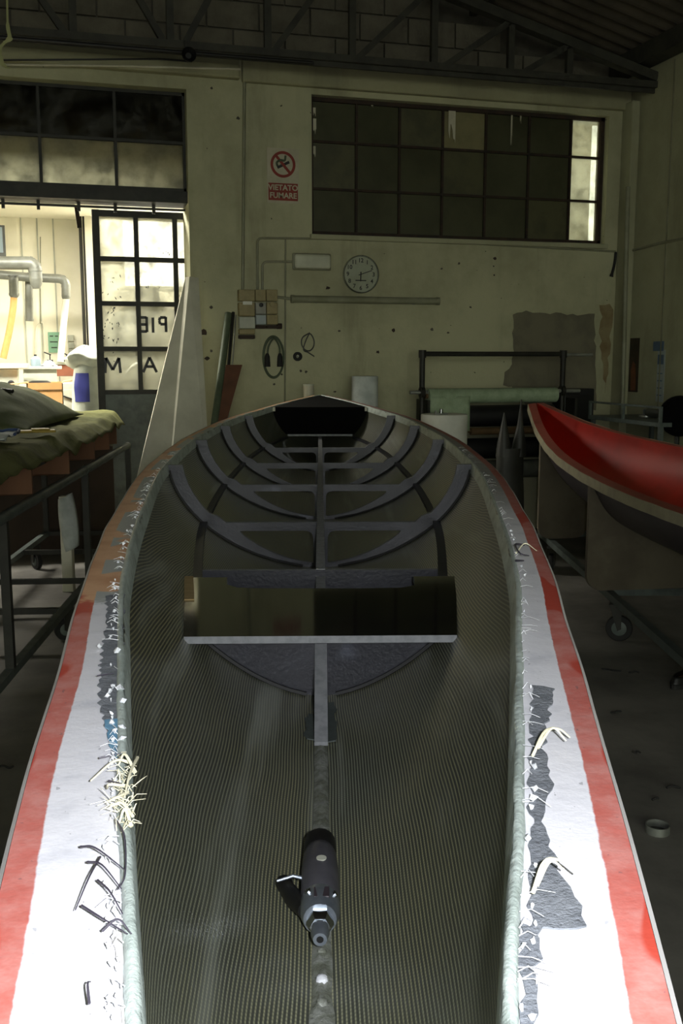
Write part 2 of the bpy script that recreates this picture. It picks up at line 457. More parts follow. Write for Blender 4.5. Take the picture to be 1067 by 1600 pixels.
def interp(tab, x):
    """monotone-ish cubic through a table"""
    n = len(tab)
    if x <= tab[0][0]: return tab[0][1]
    if x >= tab[-1][0]: return tab[-1][1]
    for i in range(n-1):
        if tab[i][0] <= x <= tab[i+1][0]: break
    x0, y0 = tab[i]; x1, y1 = tab[i+1]
    def sl(j):
        if j == 0: return (tab[1][1]-tab[0][1])/(tab[1][0]-tab[0][0])
        if j == n-1: return (tab[-1][1]-tab[-2][1])/(tab[-1][0]-tab[-2][0])
        a = (tab[j][1]-tab[j-1][1])/(tab[j][0]-tab[j-1][0]); b = (tab[j+1][1]-tab[j][1])/(tab[j+1][0]-tab[j][0])
        return 0 if a*b <= 0 else 2*a*b/(a+b)
    h = x1-x0; t = (x-x0)/h; m0, m1 = sl(i)*h, sl(i+1)*h
    return (2*t**3-3*t*t+1)*y0+(t**3-2*t*t+t)*m0+(-2*t**3+3*t*t)*y1+(t**3-t*t)*m1
RZ = lambda a: Matrix.Rotation(a, 4, 'Z')
T = lambda *p: Matrix.Translation(Vector(p[0]) if len(p) == 1 else Vector(p))
# frame standing on the back wall: x right, y up, z out of the wall towards the room
def wallM(x, z, y): return Matrix(((1,0,0,x),(0,0,-1,y),(0,1,0,z),(0,0,0,1)))

# ================================================================== the building
YW, XR, XL, YB = 7.85, 4.78, -6.8, -5.0
WT = .35
ROOFZ = lambda x: 3.93 + .26 * ((XR - x) if x > -1.01 else (x - (-6.8)))
DX0, DX1, DZ1 = -3.2, 1.03, 3.47            # doorway with the glazing over it
WX0, WX1, WZ0, WZ1 = 1.995, 4.585, 2.445, 3.50   # long window

mb = MB()
for a, b in (((XL, -.0), (DX0, 3.72)), ((DX0, DZ1), (DX1, 3.72)), ((DX1, 0), (WX0, 3.72)),
             ((WX0, 0), (WX1, WZ0)), ((WX0, WZ1), (WX1, 3.72)), ((WX1, 0), (XR, WZ0)), ((WX1, WZ1), (XR, 3.72))):
    mb.box((a[0], YW, a[1]), (b[0], YW + WT, b[1]))
mb.box((WX1, YW, WZ0), (XR, YW + .14, WZ1))          # thin jamb beside the long window
wall_back = struct(mb.build('wall_back', 'whitewash'), 'dirty whitewashed back wall with long window and doorway')
mb = MB()
mb.add([(XL, YW+.08, 3.72), (XR, YW+.08, 3.72), (XR, YW+.08, ROOFZ(XR)), (-1, YW+.08, ROOFZ(-1)), (XL, YW+.08, ROOFZ(XL)),
        (XL, YW+.3, 3.72), (XR, YW+.3, 3.72), (XR, YW+.3, ROOFZ(XR)), (-1, YW+.3, ROOFZ(-1)), (XL, YW+.3, ROOFZ(XL))],
       [(0,1,2,3,4), (9,8,7,6,5), (0,5,6,1), (1,6,7,2), (2,7,8,3), (3,8,9,4), (4,9,5,0)])
mb.build('gable', 'mortar', wall_back)
# concrete blocks of the gable, each its own piece
bb = MB().box((-.193, 0, -.093), (.193, .05, .093)).build('block', 'concrete_block', wall_back, bevel=.006)
rnd = random.Random(4); first = True
for r in range(5):
    z = 3.84 + r * .2; x = -1.6 + (.2 if r % 2 else 0)
    while x < XR - .2:
        if z + .1 < ROOFZ(x + .2) and z + .1 < ROOFZ(x - .2):
            p = (x, YW + .055 + rnd.uniform(-.006, .004), z)
            if first: bb.location = p; first = False
            else: share(bb, 'block', p, wall_back)
        x += .4
# concrete beam over the openings
mb = MB().box((1.45, YW-.05, 3.545), (XR-.02, YW+.02, 3.74)); mb.box((XL, YW-.07, 3.56), (1.43, YW+.02, 3.66))
mb.box((XL, YW-.02, 3.66), (1.43, YW+.02, 3.735))
struct(mb.build('trim_1', 'lintel_plaster', bevel=.012), 'rough concrete beam running over the window and doorway')
struct(MB().box((XR, YB, 0), (XR+.3, YW+WT, 3.96)).build('wall_right', 'whitewash_side'), 'pale panelled wall on the right')
struct(MB().box((XL-.3, YB, 0), (XL, YW+WT, 3.96)).build('wall_left', 'whitewash_side'))
mb = MB()
for a, b in (((XL, 0), (-4.5, 3.7)), ((2.5, 0), (XR, 3.7)), ((-4.5, 3.5), (2.5, 3.7))):
    mb.box((a[0], YB-.3, a[1]), (b[0], YB, b[1]))
mb.add([(XL, YB, 3.7), (XR, YB, 3.7), (XR, YB, ROOFZ(XR)), (-1, YB, ROOFZ(-1)), (XL, YB, ROOFZ(XL)),
        (XL, YB-.3, 3.7), (XR, YB-.3, 3.7), (XR, YB-.3, ROOFZ(XR)), (-1, YB-.3, ROOFZ(-1)), (XL, YB-.3, ROOFZ(XL))],
       [(0,1,2,3,4), (9,8,7,6,5), (0,5,6,1), (1,6,7,2), (2,7,8,3), (3,8,9,4), (4,9,5,0)])
struct(mb.build('wall_rear', 'whitewash_side'))
struct(MB().box((XL-.3, YB-.3, -.2), (XR+.3, YW+WT, 0)).build('floor', 'concrete_floor'), 'dusty grey concrete workshop floor')
# floor outside the gateway
struct(MB().box((-12, -20, -.22), (12, YB-.3, -.02)).build('ground', 'concrete_floor'))
# corrugated roof sheets, ribs running down the slope
mb = MB(); ny = int((YW + WT - YB + .3) / .02)
for xa, xb in ((XR+.25, -1.0), (-1.0, XL-.25)):
    def fn(i, j, xa=xa, xb=xb):
        x = xa + (xb - xa) * i; y = YB - .3 + (YW + WT - YB + .3) * j
        return (x, y, ROOFZ(min(max(x, XL-.3), XR+.3)) + .04 + .018 * math.sin(2 * math.pi * y / .16))
    mb.grid(fn, 1, ny)
roof = struct(mb.build('ceiling', 'roof_sheet', solid=.01), 'dark corrugated roof sheeting')
# purlin along the right eave and two more up the slope
for i, (x, w, h) in enumerate(((XR-.10, .16, .14), (3.35, .06, .1), (1.6, .06, .1), (0, .06, .1), (-2.4, .06, .1), (-4.4, .06, .1))):
    z = ROOFZ(x) - h/2 - .0
    struct(MB().bar((x, YB, z), (x, YW+.06, z), w, h).build('beam_%d' % (i+1), 'truss_steel'), 'dark steel purlin under the corrugated roof')
# pilaster in the far right corner, vertical joint strips on the right wall
struct(MB().box((XR-.075, YW-.16, 0), (XR, YW, 3.6)).build('trim_2', 'whitewash_side', bevel=.01), 'narrow corner pilaster')
seam = onX(1045, 300, XR).y
for i, y in enumerate((seam, seam-1.2, seam-2.4)):
    struct(MB().box((XR-.006, y-.008, 0), (XR, y+.008, 3.8)).build('trim_%d' % (3+i), 'pvc_grey'), 'vertical joint strip on the right wall')

# ------------------------------------------------------------------ roof truss
TY = 7.5
tr = thing('roof_truss', 'dark steel roof truss in front of the block gable', 'truss', (0, TY, 3.6))
def tp(px, py): p = onY(px, py, TY); return Vector((p.x, 0, p.z - 3.6))
zc = .07
MB().bar((XL, 0, zc), (XR, 0, zc), .09, .05).bar((XL, 0, zc-.035), (XR, 0, zc-.035), .02, .05).build('bottom_chord', 'truss_steel', tr)
topz = lambda x: ROOFZ(x) - .20 - 3.6
MB().bar((XR, 0, topz(XR)), (-1, 0, topz(-1)), .09, .07).build('top_chord', 'truss_steel', tr)
MB().bar((XL, 0, topz(XL)), (-1, 0, topz(-1)), .09, .07).build('top_chord', 'truss_steel', tr)
for px in (-180, -20, 115, 266, 418, 550, 678, 798, 890):
    x = tp(px, 60).x
    MB().bar((x, 0, zc), (x, 0, topz(x)), .05, .045, (0, 1, 0)).build('post', 'truss_steel', tr)
for (a, b) in (((65, 0), (105, 58)), ((218, 0), (258, 62)), ((325, 0), (286, 62)), ((485, 0), (425, 72)), ((655, 0), (555, 84)), ((800, 32), (690, 96)), ((884, 74), (812, 110)), ((-60, 0), (-10, 60))):
    p, q = tp(*a), tp(*b); q.z = zc
    d = (p - q).normalized(); ln = (topz(p.x) - zc) / max(d.z, .1)
    # run each brace up to the top chord
    e = q + d * ln
    for _ in range(6):
        ln += (topz(e.x) - e.z) / max(d.z, .2) * .5; e = q + d * ln
    MB().bar(q, e, .045, .045, (0, 1, 0)).build('brace', 'truss_steel', tr)

# ------------------------------------------------------------------ long window over the clock
win = struct(bpy.data.objects.new('window_1', None), 'long dark steel window of many dirty panes above the clock'); COL.objects.link(win)
win.location = (0, 0, 0)
GY = YW + .10
cols = [WX0 + .005] + [onY(p, 270, GY).x for p in (556, 623, 690, 757, 824, 889)] + [WX1 - .02]
rows = [WZ0 + .03, onY(700, 305, GY).z, onY(700, 234, GY).z, WZ1 - .005]
mb = MB()
for x0, x1, z0, z1 in ((WX0, WX0+.03, WZ0, WZ1), (WX1-.035, WX1, WZ0, WZ1), (WX0, WX1, WZ0+.01, WZ0+.04), (WX0, WX1, WZ1-.03, WZ1)):
    mb.box((x0, GY-.03, z0), (x1, GY+.03, z1))
mb.build('window_frame', 'rust_steel', win)
for x in cols[1:-1]: MB().box((x-.009, GY-.022, WZ0+.03), (x+.009, GY+.02, WZ1-.02)).build('muntin', 'rust_steel', win)
for z in rows[1:-1]: MB().box((WX0+.02, GY-.026, z-.009), (WX1-.02, GY+.02, z+.009)).build('muntin', 'rust_steel', win)
rnd = random.Random(7)
for i in range(7):
    for j in range(3):
        m = 'dark_glass' if rnd.random() < .6 else 'dark_glass_dusty'
        if i == 3 and j == 2: m = 'pane_board'
        if i == 6: m = 'clear_dirty_glass'
        tilt = rnd.uniform(-.003, .003)
        MB().add([(cols[i]+.006, GY+tilt, rows[j]+.006), (cols[i+1]-.006, GY-tilt, rows[j]+.006), (cols[i+1]-.006, GY-tilt, rows[j+1]-.006), (cols[i]+.006, GY+tilt, rows[j+1]-.006),
                  (cols[i]+.006, GY+tilt+.004, rows[j]+.006), (cols[i+1]-.006, GY-tilt+.004, rows[j]+.006), (cols[i+1]-.006, GY-tilt+.004, rows[j+1]-.006), (cols[i]+.006, GY+tilt+.004, rows[j+1]-.006)],
                 [(0,1,2,3), (7,6,5,4), (0,4,5,1), (1,5,6,2), (2,6,7,3), (3,7,4,0)]).build('pane', m, win)
# torn paper and drips left on the glass
rnd = random.Random(11)
for (x0, x1, y0, y1) in ((560, 640, 151, 156), (700, 712, 163, 225), (764, 800, 165, 178), (797, 801, 168, 234), (812, 815, 170, 195), (580, 583, 158, 168), (488, 493, 168, 182), (488, 494, 185, 215), (488, 493, 228, 246), (830, 850, 172, 177)):
    p, q = onY(x0, y1, GY-.024), onY(x1, y0, GY-.024)
    n = 10; top = [(p.x + (q.x-p.x)*i/n, q.z - rnd.uniform(0, .004)) for i in range(n+1)]
    bot = [(p.x + (q.x-p.x)*i/n, p.z + rnd.uniform(0, (q.z-p.z)*.5)) for i in range(n+1)][::-1]
    MB().prism(top + bot, .002, Matrix(((1,0,0,0),(0,0,1,GY-.026),(0,1,0,0),(0,0,0,1)))).build('torn_paper', 'enamel_cream', win)
# sill
MB().box((WX0-.02, YW-.035, WZ0-.035), (WX1+.02, YW+.2, WZ0+.005)).build('window_sill', 'whitewash_side', win, bevel=.008)
# cream corner of the neighbouring building and an added dark wall blocking the sky behind the glass
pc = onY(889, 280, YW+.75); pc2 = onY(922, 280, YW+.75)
struct(MB().box((pc.x-.3, YW+.75, 2.0), (pc2.x, YW+1.1, 4.2)).build('wall_outside', 'wall_shaded_cream'), 'cream wall corner coloured as in shade outside the long window')
struct(MB().box((1.4, YW+1.0, 1.6), (pc.x, YW+1.1, 4.2)).build('wall_window_block', 'mortar'))

# ------------------------------------------------------------------ glazing over the doorway
w2 = struct(bpy.data.objects.new('window_2', None), 'two rows of dirty panes over the sliding door'); COL.objects.link(w2)
TYG = YW + .14
cx = [onY(p, 222, TYG).x for p in (62, 180)]; st = cx[1] - cx[0]
cols2 = [cx[0] - st * i for i in range(6, 0, -1)] + cx + [DX1]
cols2 = [DX0] + [c for c in cols2 if c > DX0 + .1]
zr = [2.74, onY(180, 219, TYG).z, DZ1]
mb = MB()
for x0, x1, z0, z1 in ((DX0, DX0+.03, zr[0], DZ1), (DX1-.02, DX1, zr[0], DZ1), (DX0, DX1, zr[0], zr[0]+.03), (DX0, DX1, DZ1-.025, DZ1)):
    mb.box((x0, TYG-.03, z0), (x1, TYG+.03, z1))
mb.build('window_frame', 'dark_steel', w2)
for x in cols2[1:-1]: MB().box((x-.011, TYG-.025, zr[0]), (x+.011, TYG+.025, DZ1)).build('muntin', 'dark_steel', w2)
MB().box((DX0, TYG-.028, zr[1]-.011), (DX1, TYG+.02, zr[1]+.011)).build('muntin', 'dark_steel', w2)
for i in range(len(cols2)-1):
    for j in range(2):
        MB().box((cols2[i]+.006, TYG, zr[j]+.008), (cols2[i+1]-.006, TYG+.004, zr[j+1]-.008)).build('pane', 'transom_glass' if j == 0 else 'transom_shaded', w2)
# steel track beam of the sliding door
t6 = struct(MB().box((DX0, YW+.06, 2.655), (DX1, YW+.34, 2.742)).build('trim_6', 'dark_steel'), 'dark steel track beam over the sliding door')
MB().box((DX0, YW+.22, 2.618), (DX1+.0, YW+.24, 2.634)).build('rail', 'dark_steel', t6)
for px in (5, 60, 123, 180, 240):
    x = onY(px, 322, YW+.23).x
    MB().box((x-.012, YW+.215, 2.59), (x+.012, YW+.245, 2.66)).build('bracket', 'dark_steel', t6)

# added dark box over the far room, unseen, keeping sky light off the upper panes
mb = MB()
mb.box((-4.7, YW+WT+4.0, 3.13), (3.1, YW+WT+4.1, 4.0)); mb.box((-4.7, YW+WT, 3.13), (-4.6, YW+WT+4.1, 4.0)); mb.box((1.1, YW+WT, 3.13), (1.2, YW+WT+4.1, 4.0))
mb.box((-4.7, YW+WT, 4.0), (1.2, YW+WT+4.1, 4.05))
struct(mb.build('wall_sky_block', 'mortar'))
# ------------------------------------------------------------------ sliding door
d1 = struct(bpy.data.objects.new('door_1', None), 'glazed steel sliding door with dirty panes standing half open'); COL.objects.link(d1)
DY = YW + WT + .05
dx = [onY(p, 440, DY).x for p in (153, 211, 275)]; sp = (dx[2]-dx[0]) / 2
xs = [dx[0] + sp*i for i in range(5)]
zs = [onY(153, p, DY).z for p in (613, 545, 474, 404, 334)]
mb = MB(); mb.box((xs[0]-.03, DY-.025, .03), (xs[0]+.025, DY+.025, zs[4]+.03)); mb.box((xs[4]-.025, DY-.025, .03), (xs[4]+.025, DY+.025, zs[4]+.03))
mb.box((xs[0], DY-.024, zs[4]-.02), (xs[4], DY+.024, zs[4]+.028)); mb.box((xs[0], DY-.024, .03), (xs[4], DY+.024, .1))
mb.build('door_frame', 'dark_steel', d1)
for x in xs[1:4]: MB().box((x-.018, DY-.02, zs[0]), (x+.018, DY+.02, zs[4])).build('muntin', 'dark_steel', d1)
for z in zs[:4]: MB().box((xs[0], DY-.021, z-.018), (xs[4], DY+.021, z+.018)).build('muntin', 'dark_steel', d1)
for i in range(4):
    for j in range(4):
        MB().box((xs[i]+.012, DY, zs[j]+.014), (xs[i+1]-.012, DY+.004, zs[j+1]-.014)).build('pane', 'frosted_glass', d1)
MB().box((xs[0], DY-.006, .08), (xs[4], DY+.006, zs[0])).build('kick_panel', 'grey_paint_steel', d1)
def dM(px, py, mirror=False):
    p = onY(px, py, DY-.004); s = -1 if mirror else 1
    return Matrix(((s,0,0,p.x),(0,0,-1,p.y),(0,1,0,p.z),(0,0,0,1)))
STROKES = {'M': [((-.5, -.5), (-.42, .5)), ((-.42, .5), (0, -.3)), ((0, -.3), (.42, .5)), ((.42, .5), (.5, -.5))], 'A': [((-.45, -.5), (0, .5)), ((0, .5), (.45, -.5)), ((-.24, -.12), (.24, -.12))],
           'P': [((-.3, -.5), (-.3, .5)), ((-.3, .46), (.2, .46)), ((.2, .46), (.3, .25)), ((.3, .25), (.2, .02)), ((.2, .02), (-.3, .02))], 'I': [((0, -.5), (0, .5))], 'E': [((-.3, -.5), (-.3, .5)), ((-.3, .46), (.3, .46)), ((-.3, 0), (.2, 0)), ((-.3, -.46), (.3, -.46))]}
for ch, px, py, sx_, sz, mir in (('M', 176, 571, .12, .12, 0), ('A', 234, 570, .12, .12, 0), ('P', 254, 507, .09, .12, 1), ('I', 239, 508, .09, .12, 1), ('E', 224, 507, .09, .12, 1)):
    p = onY(px, py, DY-.004); mb = MB(); mx = -1 if mir else 1
    for (x0, z0), (x1, z1) in STROKES[ch]:
        mb.bar((p.x+mx*x0*sx_, DY-.003, p.z+z0*sz), (p.x+mx*x1*sx_, DY-.003, p.z+z1*sz), .022, .0022, (0, 1, 0))
    mb.build('letter', 'black_plastic', d1)
rnd = random.Random(3)                                  # scraped paint flecks on the glass
for n_, (x0, x1, y0, y1) in ((34, (157, 186, 480, 536)), (10, (160, 190, 420, 470)), (6, (158, 180, 550, 568)), (4, (225, 262, 446, 452)), (4, (240, 268, 390, 398))):
    for _ in range(n_):
        p = onY(rnd.uniform(x0, x1), rnd.uniform(y0, y1), DY-.004); a = rnd.uniform(.5, 2.3); L = rnd.uniform(.012, .035); w = rnd.uniform(.002, .006)
        c, s = math.cos(a), math.sin(a)
        poly = [(-L/2, 0), (0, -w), (L/2, 0), (0, w)]
        MB().prism([(x*c-y*s, x*s+y*c) for x, y in poly], .0008, Matrix(((1,0,0,p.x),(0,0,-1,p.y),(0,1,0,p.z),(0,0,0,1)))).build('paint_fleck', 'black_plastic', d1)

# ================================================================== the boat in its mould
BOAT_RZ = -math.radians(15.9 - 1.23)
W_T = [(.02, .004), (.2, .042), (.44, .089), (.64, .132), (1.1, .224), (1.43, .286), (2.04, .367), (3.0, .46), (3.9, .488), (4.7, .47), (5.5, .415), (6.27, .298), (6.75, .165), (7.12, .004)]
K_T = [(.02, .40), (.3, .53), (.6, .59), (1.0, .62), (1.8, .63), (3.0, .64), (5.0, .64), (6.0, .61), (6.6, .53), (7.12, .30)]
R_T = [(.02, .32), (5.8, .32), (6.3, .312), (6.75, .295), (7.12, .272)]
F_T = [(.02, .085), (.44, .083), (.64, .077), (1.1, .063), (1.43, .056), (2.04, .058), (3.0, .056), (7.12, .045)]
hw = lambda d: interp(W_T, d)
kz = lambda d: interp(K_T, d)
rz = lambda d: interp(R_T, d)
def nm(d): t = min(max((d - 1.5) / 1.5, 0), 1); return 1.45 + .35 * t, .61 - .06 * t
def sec(d, h):            # section: depth fraction h -> half width, drop below camera height
    n, m = nm(d); return hw(d) * max(1 - h ** n, 0) ** m, rz(d) + (kz(d) - rz(d)) * h
def hx(d, delta):         # half width of the hull at a given drop
    h = min(max((delta - rz(d)) / (kz(d) - rz(d)), 0), 1); return sec(d, h)[0]
def Bp(x, d, delta): return Vector((x, d, CAMZ - delta))
def toboat(p):            # world -> boat frame
    return RZ(-BOAT_RZ) @ Vector(p)

boat = thing('boat', 'dark woven fibre boat hull with black ribs lying in its mould', 'boat', (0, 0, 0), BOAT_RZ)
# shell: woven laminate, one continuous skin
ND, NS = 150, 22
def dd(i): return .02 + (7.12 - .02) * i
def shell_fn(i, j):
    d = dd(i); s = 2 * j - 1; u = 1 - abs(s); h = 1 - (1 - u) ** 1.8
    x, dl = sec(d, h); return Bp(math.copysign(x, s) if abs(s) > 1e-6 else 0, d, dl)
def shell_uv(i, j):
    s = 2 * j - 1; d = dd(i)
    # girth measured roughly
    u = 1 - abs(s); h = 1 - (1 - u) ** 1.8; x, dl = sec(d, h)
    g = math.hypot(x, (kz(d) - dl) * .8); return (math.copysign(g, s) + 1, d)
MB().grid(shell_fn, ND, NS * 2, uvfn=shell_uv).build('hull_skin', 'hybrid_weave', boat, smooth=True, fix=False)
# pale resin lip along both edges
for s in (-1, 1):
    def lip_fn(i, j, s=s):
        d = .02 + 7.1 * i; a = j * math.pi
        wv = .0018 * noise.noise(Vector((d * 9, s * 3, 1.5)))
        wv += .0012 * noise.noise(Vector((d * 40, s * 3 + a, 4.5)))
        x = hw(d) + .0030 - .0046 * math.cos(a) + wv; z = rz(d) + .004 - .0060 * math.sin(a) + wv
        if j == 0: z = rz(d) + .03; x = hx(d, z) - .002
        return Bp(s * x, d, z)
    MB().grid(lip_fn, 240, 8).build('edge_lip', 'laminate_lip', boat, smooth=True)

# ribs: plates across the hull with side arms, a level beam and two lightening holes
BEAM = .50
PM = lambda d: Matrix(((1,0,0,0),(0,0,-1,d),(0,1,0,CAMZ),(0,0,0,1)))
def hull_loop(d, top, n=16, inset=.0):
    """points of the half section from keel to drop `top`, (x, -drop)"""
    out = []
    for i in range(n + 1):
        h0 = (top - rz(d)) / (kz(d) - rz(d)); t = i / n; h = 1 - (1 - h0) * t ** 1.6
        x, dl = sec(d, h); out.append((max(x - inset, 0), -dl))
    return out
def round_loop(P, r, n=5):
    out = []; m = len(P)
    for i in range(m):
        a, b, c = Vector(P[i-1]), Vector(P[i]), Vector(P[(i+1) % m])
        u, v = a - b, c - b
        if u.length < 1e-5 or v.length < 1e-5 or u.angle(v, math.pi) > 2.5: out.append(tuple(b)); continue
        rr = min(r, u.length * .45, v.length * .45); p0 = b + u.normalized() * rr; p1 = b + v.normalized() * rr
        for k in range(n + 1):
            t = k / n; q = (1-t)**2 * p0 + 2*t*(1-t) * b + t*t * p1; out.append((q.x, q.y))
    return out
def rib(d, arm=.050, holes=True, th=.020):
    top = rz(d) + .004
    outer = hull_loop(d, top, 20)
    R = outer[:]                                        # keel -> rim, right side
    xin = hx(d, BEAM) - arm * 1.05
    inner = []
    for i in range(7):
        dl = top + (BEAM - top) * i / 6
        inner.append((hx(d, dl) - arm * (.9 + .15 * i / 6), -dl))
    corner = inner[-1]
    half = R + inner[:-1] + [(corner[0] - .0, -(BEAM - .018)), (corner[0] - .02, -BEAM)]
    loop = half + [(-x, y) for x, y in reversed(half)]
    loop = [p for i, p in enumerate(loop) if (Vector(p) - Vector(loop[i-1])).length > 1e-4]
    loops = [loop]
    if holes:
        zt, xg = BEAM + .026, .022
        lo = []
        xmax = None
        for i in range(40):
            h = 1 - (1 - (zt + .0 - rz(d)) / (kz(d) - rz(d))) * (i / 39) ** 1.3
            x, dl = sec(d, h); dl -= .013 + .020 * (i / 39); x -= .045 * (i / 39)
            if dl > zt + .012 and x > xg: lo.append((x, -dl))
        if len(lo) > 4:
            P = [(xg, -zt), (xg, lo[0][1])] + lo + [(lo[-1][0] + .012, -zt)]
            P = round_loop(P, .026)
            loops += [P, [(-x, y) for x, y in P]]
    return plate('rib', loops, th, ['rib_skin', 'foam_core'], boat, PM(d))
for d in (3.0, 3.9, 4.7, 5.5): rib(d)
# closed bulkhead at the near seat, bow bulkhead and foredeck
def bulkhead(d, top, name='bulkhead', th=.016, mats=('rib_skin', 'foam_core')):
    half = hull_loop(d, top, 20); loop = half + [(-x, y) for x, y in reversed(half)]
    loop = [p for i, p in enumerate(loop) if (Vector(p) - Vector(loop[i-1])).length > 1e-4]
    return plate(name, [loop], th, list(mats), boat, PM(d))
bulkhead(2.31, BEAM); bulkhead(1.80, BEAM + .016)
# dark fillets where the near bulkhead meets the skin
for d in (1.80,):
    for s in (-1, 1):
        MB().tube([Bp(s * max(hx(d, dl) - .004, .012), d - .012, dl) for dl in [BEAM + .02 + (kz(d) - .004 - BEAM - .02) * i / 14 for i in range(15)]], .0055, 6).build('fillet', 'black_plastic', boat, smooth=True)
for d in (3.0, 3.9, 4.7, 5.5):
    for s in (-1, 1):
        MB().tube([Bp(s * max(hx(d, dl) - .003, .01), d - .011, dl) for dl in [rz(d) + .02 + (kz(d) - .004 - rz(d) - .02) * i / 18 for i in range(19)]], .006, 6).build('fillet', 'black_plastic', boat, smooth=True)
# bow: black bulkhead from the rim down to beam height, black foredeck following the rim
db = 6.27
half = [(hx(db, BEAM - .02) - .006, -(BEAM - .015))] + [(hx(db, rz(db) + .004 + (BEAM - .02 - rz(db)) * (1 - i / 6)) - .002, -(rz(db) + .004 + (BEAM - .02 - rz(db)) * (1 - i / 6))) for i in range(7)]
plate('bow_bulkhead', [half + [(-x, y) for x, y in reversed(half)]], .012, ['matt_black', 'matt_black'], boat, PM(db))
plate('bow_shelf', [[(hx(db, .49) - .01, db - .06), (hx(db + .3, .49) - .01, db + .3), (-hx(db + .3, .49) + .01, db + .3), (-hx(db, .49) + .01, db - .06)]], .012, ['gloss_black', 'foam_core'], boat, T(0, 0, CAMZ - .487))
def deck_fn(i, j):
    d = db + (7.11 - db) * i; x = hw(d) * (2 * j - 1) * .985; return Bp(x, d, rz(d) + .003)
MB().grid(deck_fn, 20, 8).build('foredeck', 'matt_black', boat, solid=.008)
for s in (-1, 1):
    MB().box((s*.288-.008, db-.022, CAMZ-.34), (s*.288+.008, db-.012, CAMZ-.315)).build('corner_tab', 'white_foam', boat)
# centre girder along the keel, with its wedge-shaped end near the viewer
gl = [(1.53, -kz(1.53) + .006), (1.53, -kz(1.53) + .012), (1.79, -(BEAM + .014)), (2.31, -(BEAM + .014)), (2.31, -BEAM + .002), (6.25, -BEAM + .002), (6.25, -kz(6.25))] + [(6.25 - .4*i, -kz(6.25 - .4*i) - .004) for i in range(1, 12)]
plate('keel_girder', [gl], .022, ['rib_skin', 'foam_core'], boat, Matrix(((0,0,1,0),(1,0,0,0),(0,1,0,CAMZ),(0,0,0,1))))
# grey bonding strips each side of the girder's end
for s, (a, b) in ((-1, (1.56, 1.68)), (1, (1.55, 1.74))):
    rnd = random.Random(2 + s)
    n = 9; inn = [(s*.011, a + (b-a)*i/n) for i in range(n+1)]; out = [(s*(.022 + rnd.uniform(0, .008)), a + (b-a)*i/n) for i in range(n+1)][::-1]
    mbb = MB(); pts = [Bp(x, d, kz(d) - .004 - .002) for x, d in inn + out]; pts2 = [Bp(x, d, kz(d) - .004 + .006) for x, d in inn + out]
    # lay on the V of the bottom
    def up(p): 
        d = p.y; x = abs(p.x); lo, hi = rz(d), kz(d)
        for _ in range(24):
            m_ = (lo + hi) / 2
            if hx(d, m_) > x: lo = m_
            else: hi = m_
        return Vector((p.x, p.y, CAMZ - lo))
    pts = [up(p) + Vector((0, 0, .002)) for p in pts]; pts2 = [p + Vector((0, 0, .002)) for p in pts]; m_ = len(pts)
    mbb.add(pts + pts2, [tuple(range(m_)), tuple(range(m_, 2*m_))] + [(i, (i+1) % m_, m_+(i+1) % m_, m_+i) for i in range(m_)])
    mbb.build('bonding_strip', 'grey_paint_steel', boat)
# stringers: narrow shelves along the skin at beam height
for s in (-1, 1):
    mb = MB(); n = 60
    prof = []
    def st_fn(i, j, s=s):
        d = 2.0 + 4.2 * i; x = hx(d, BEAM) + .004; q = [(0, .008), (-.022, .008), (-.022, -.004), (0, -.004)][int(round(j * 4)) % 4]
        return Bp(s * (x + q[0]), d, BEAM - q[1] + .004)
    mb.grid(st_fn, n, 4); mb.build('stringer', 'rib_skin', boat)
# rough resin seam on the keel
def seam_fn(i, j):
    d = .30 + 1.27 * i; a = (j - .5) * 2
    nz = noise.noise(Vector((d * 38, a * 2, 3))) * .0028 + noise.noise(Vector((d * 110, a * 5, 7))) * .0016
    hw_ = .0105 + .003 * noise.noise(Vector((d * 22, 5, 0)))
    x = a * hw_; base = up(Vector((abs(x) + .0005, d, 0))).z
    return Vector((x, d, base + .001 + (.0055 + nz) * (1 - a * a)))
mat('keel_resin', '66695c', '8a8d86', rough=.25, scale=45, bump=.4)
MB().grid(seam_fn, 260, 8).build('keel_seam', 'keel_resin', boat, smooth=True)
# pale lumps of hardened resin on the seam near the drill
for py, r in ((1325, .006), (1490, .005), (1538, .0065), (1578, .006)):
    p = toboat(onZ(502, py, CAMZ - .615))
    mb = MB(); mb.lathe([(r*.2, r*.75), (r*.8, r*.5), (r, 0), (r*.9, -.006)][::-1], (0, p.y, CAMZ - kz(p.y) + .006), n=9); mb.build('resin_lump', 'resin_white' if r > .0062 else 'keel_resin', boat, smooth=True)

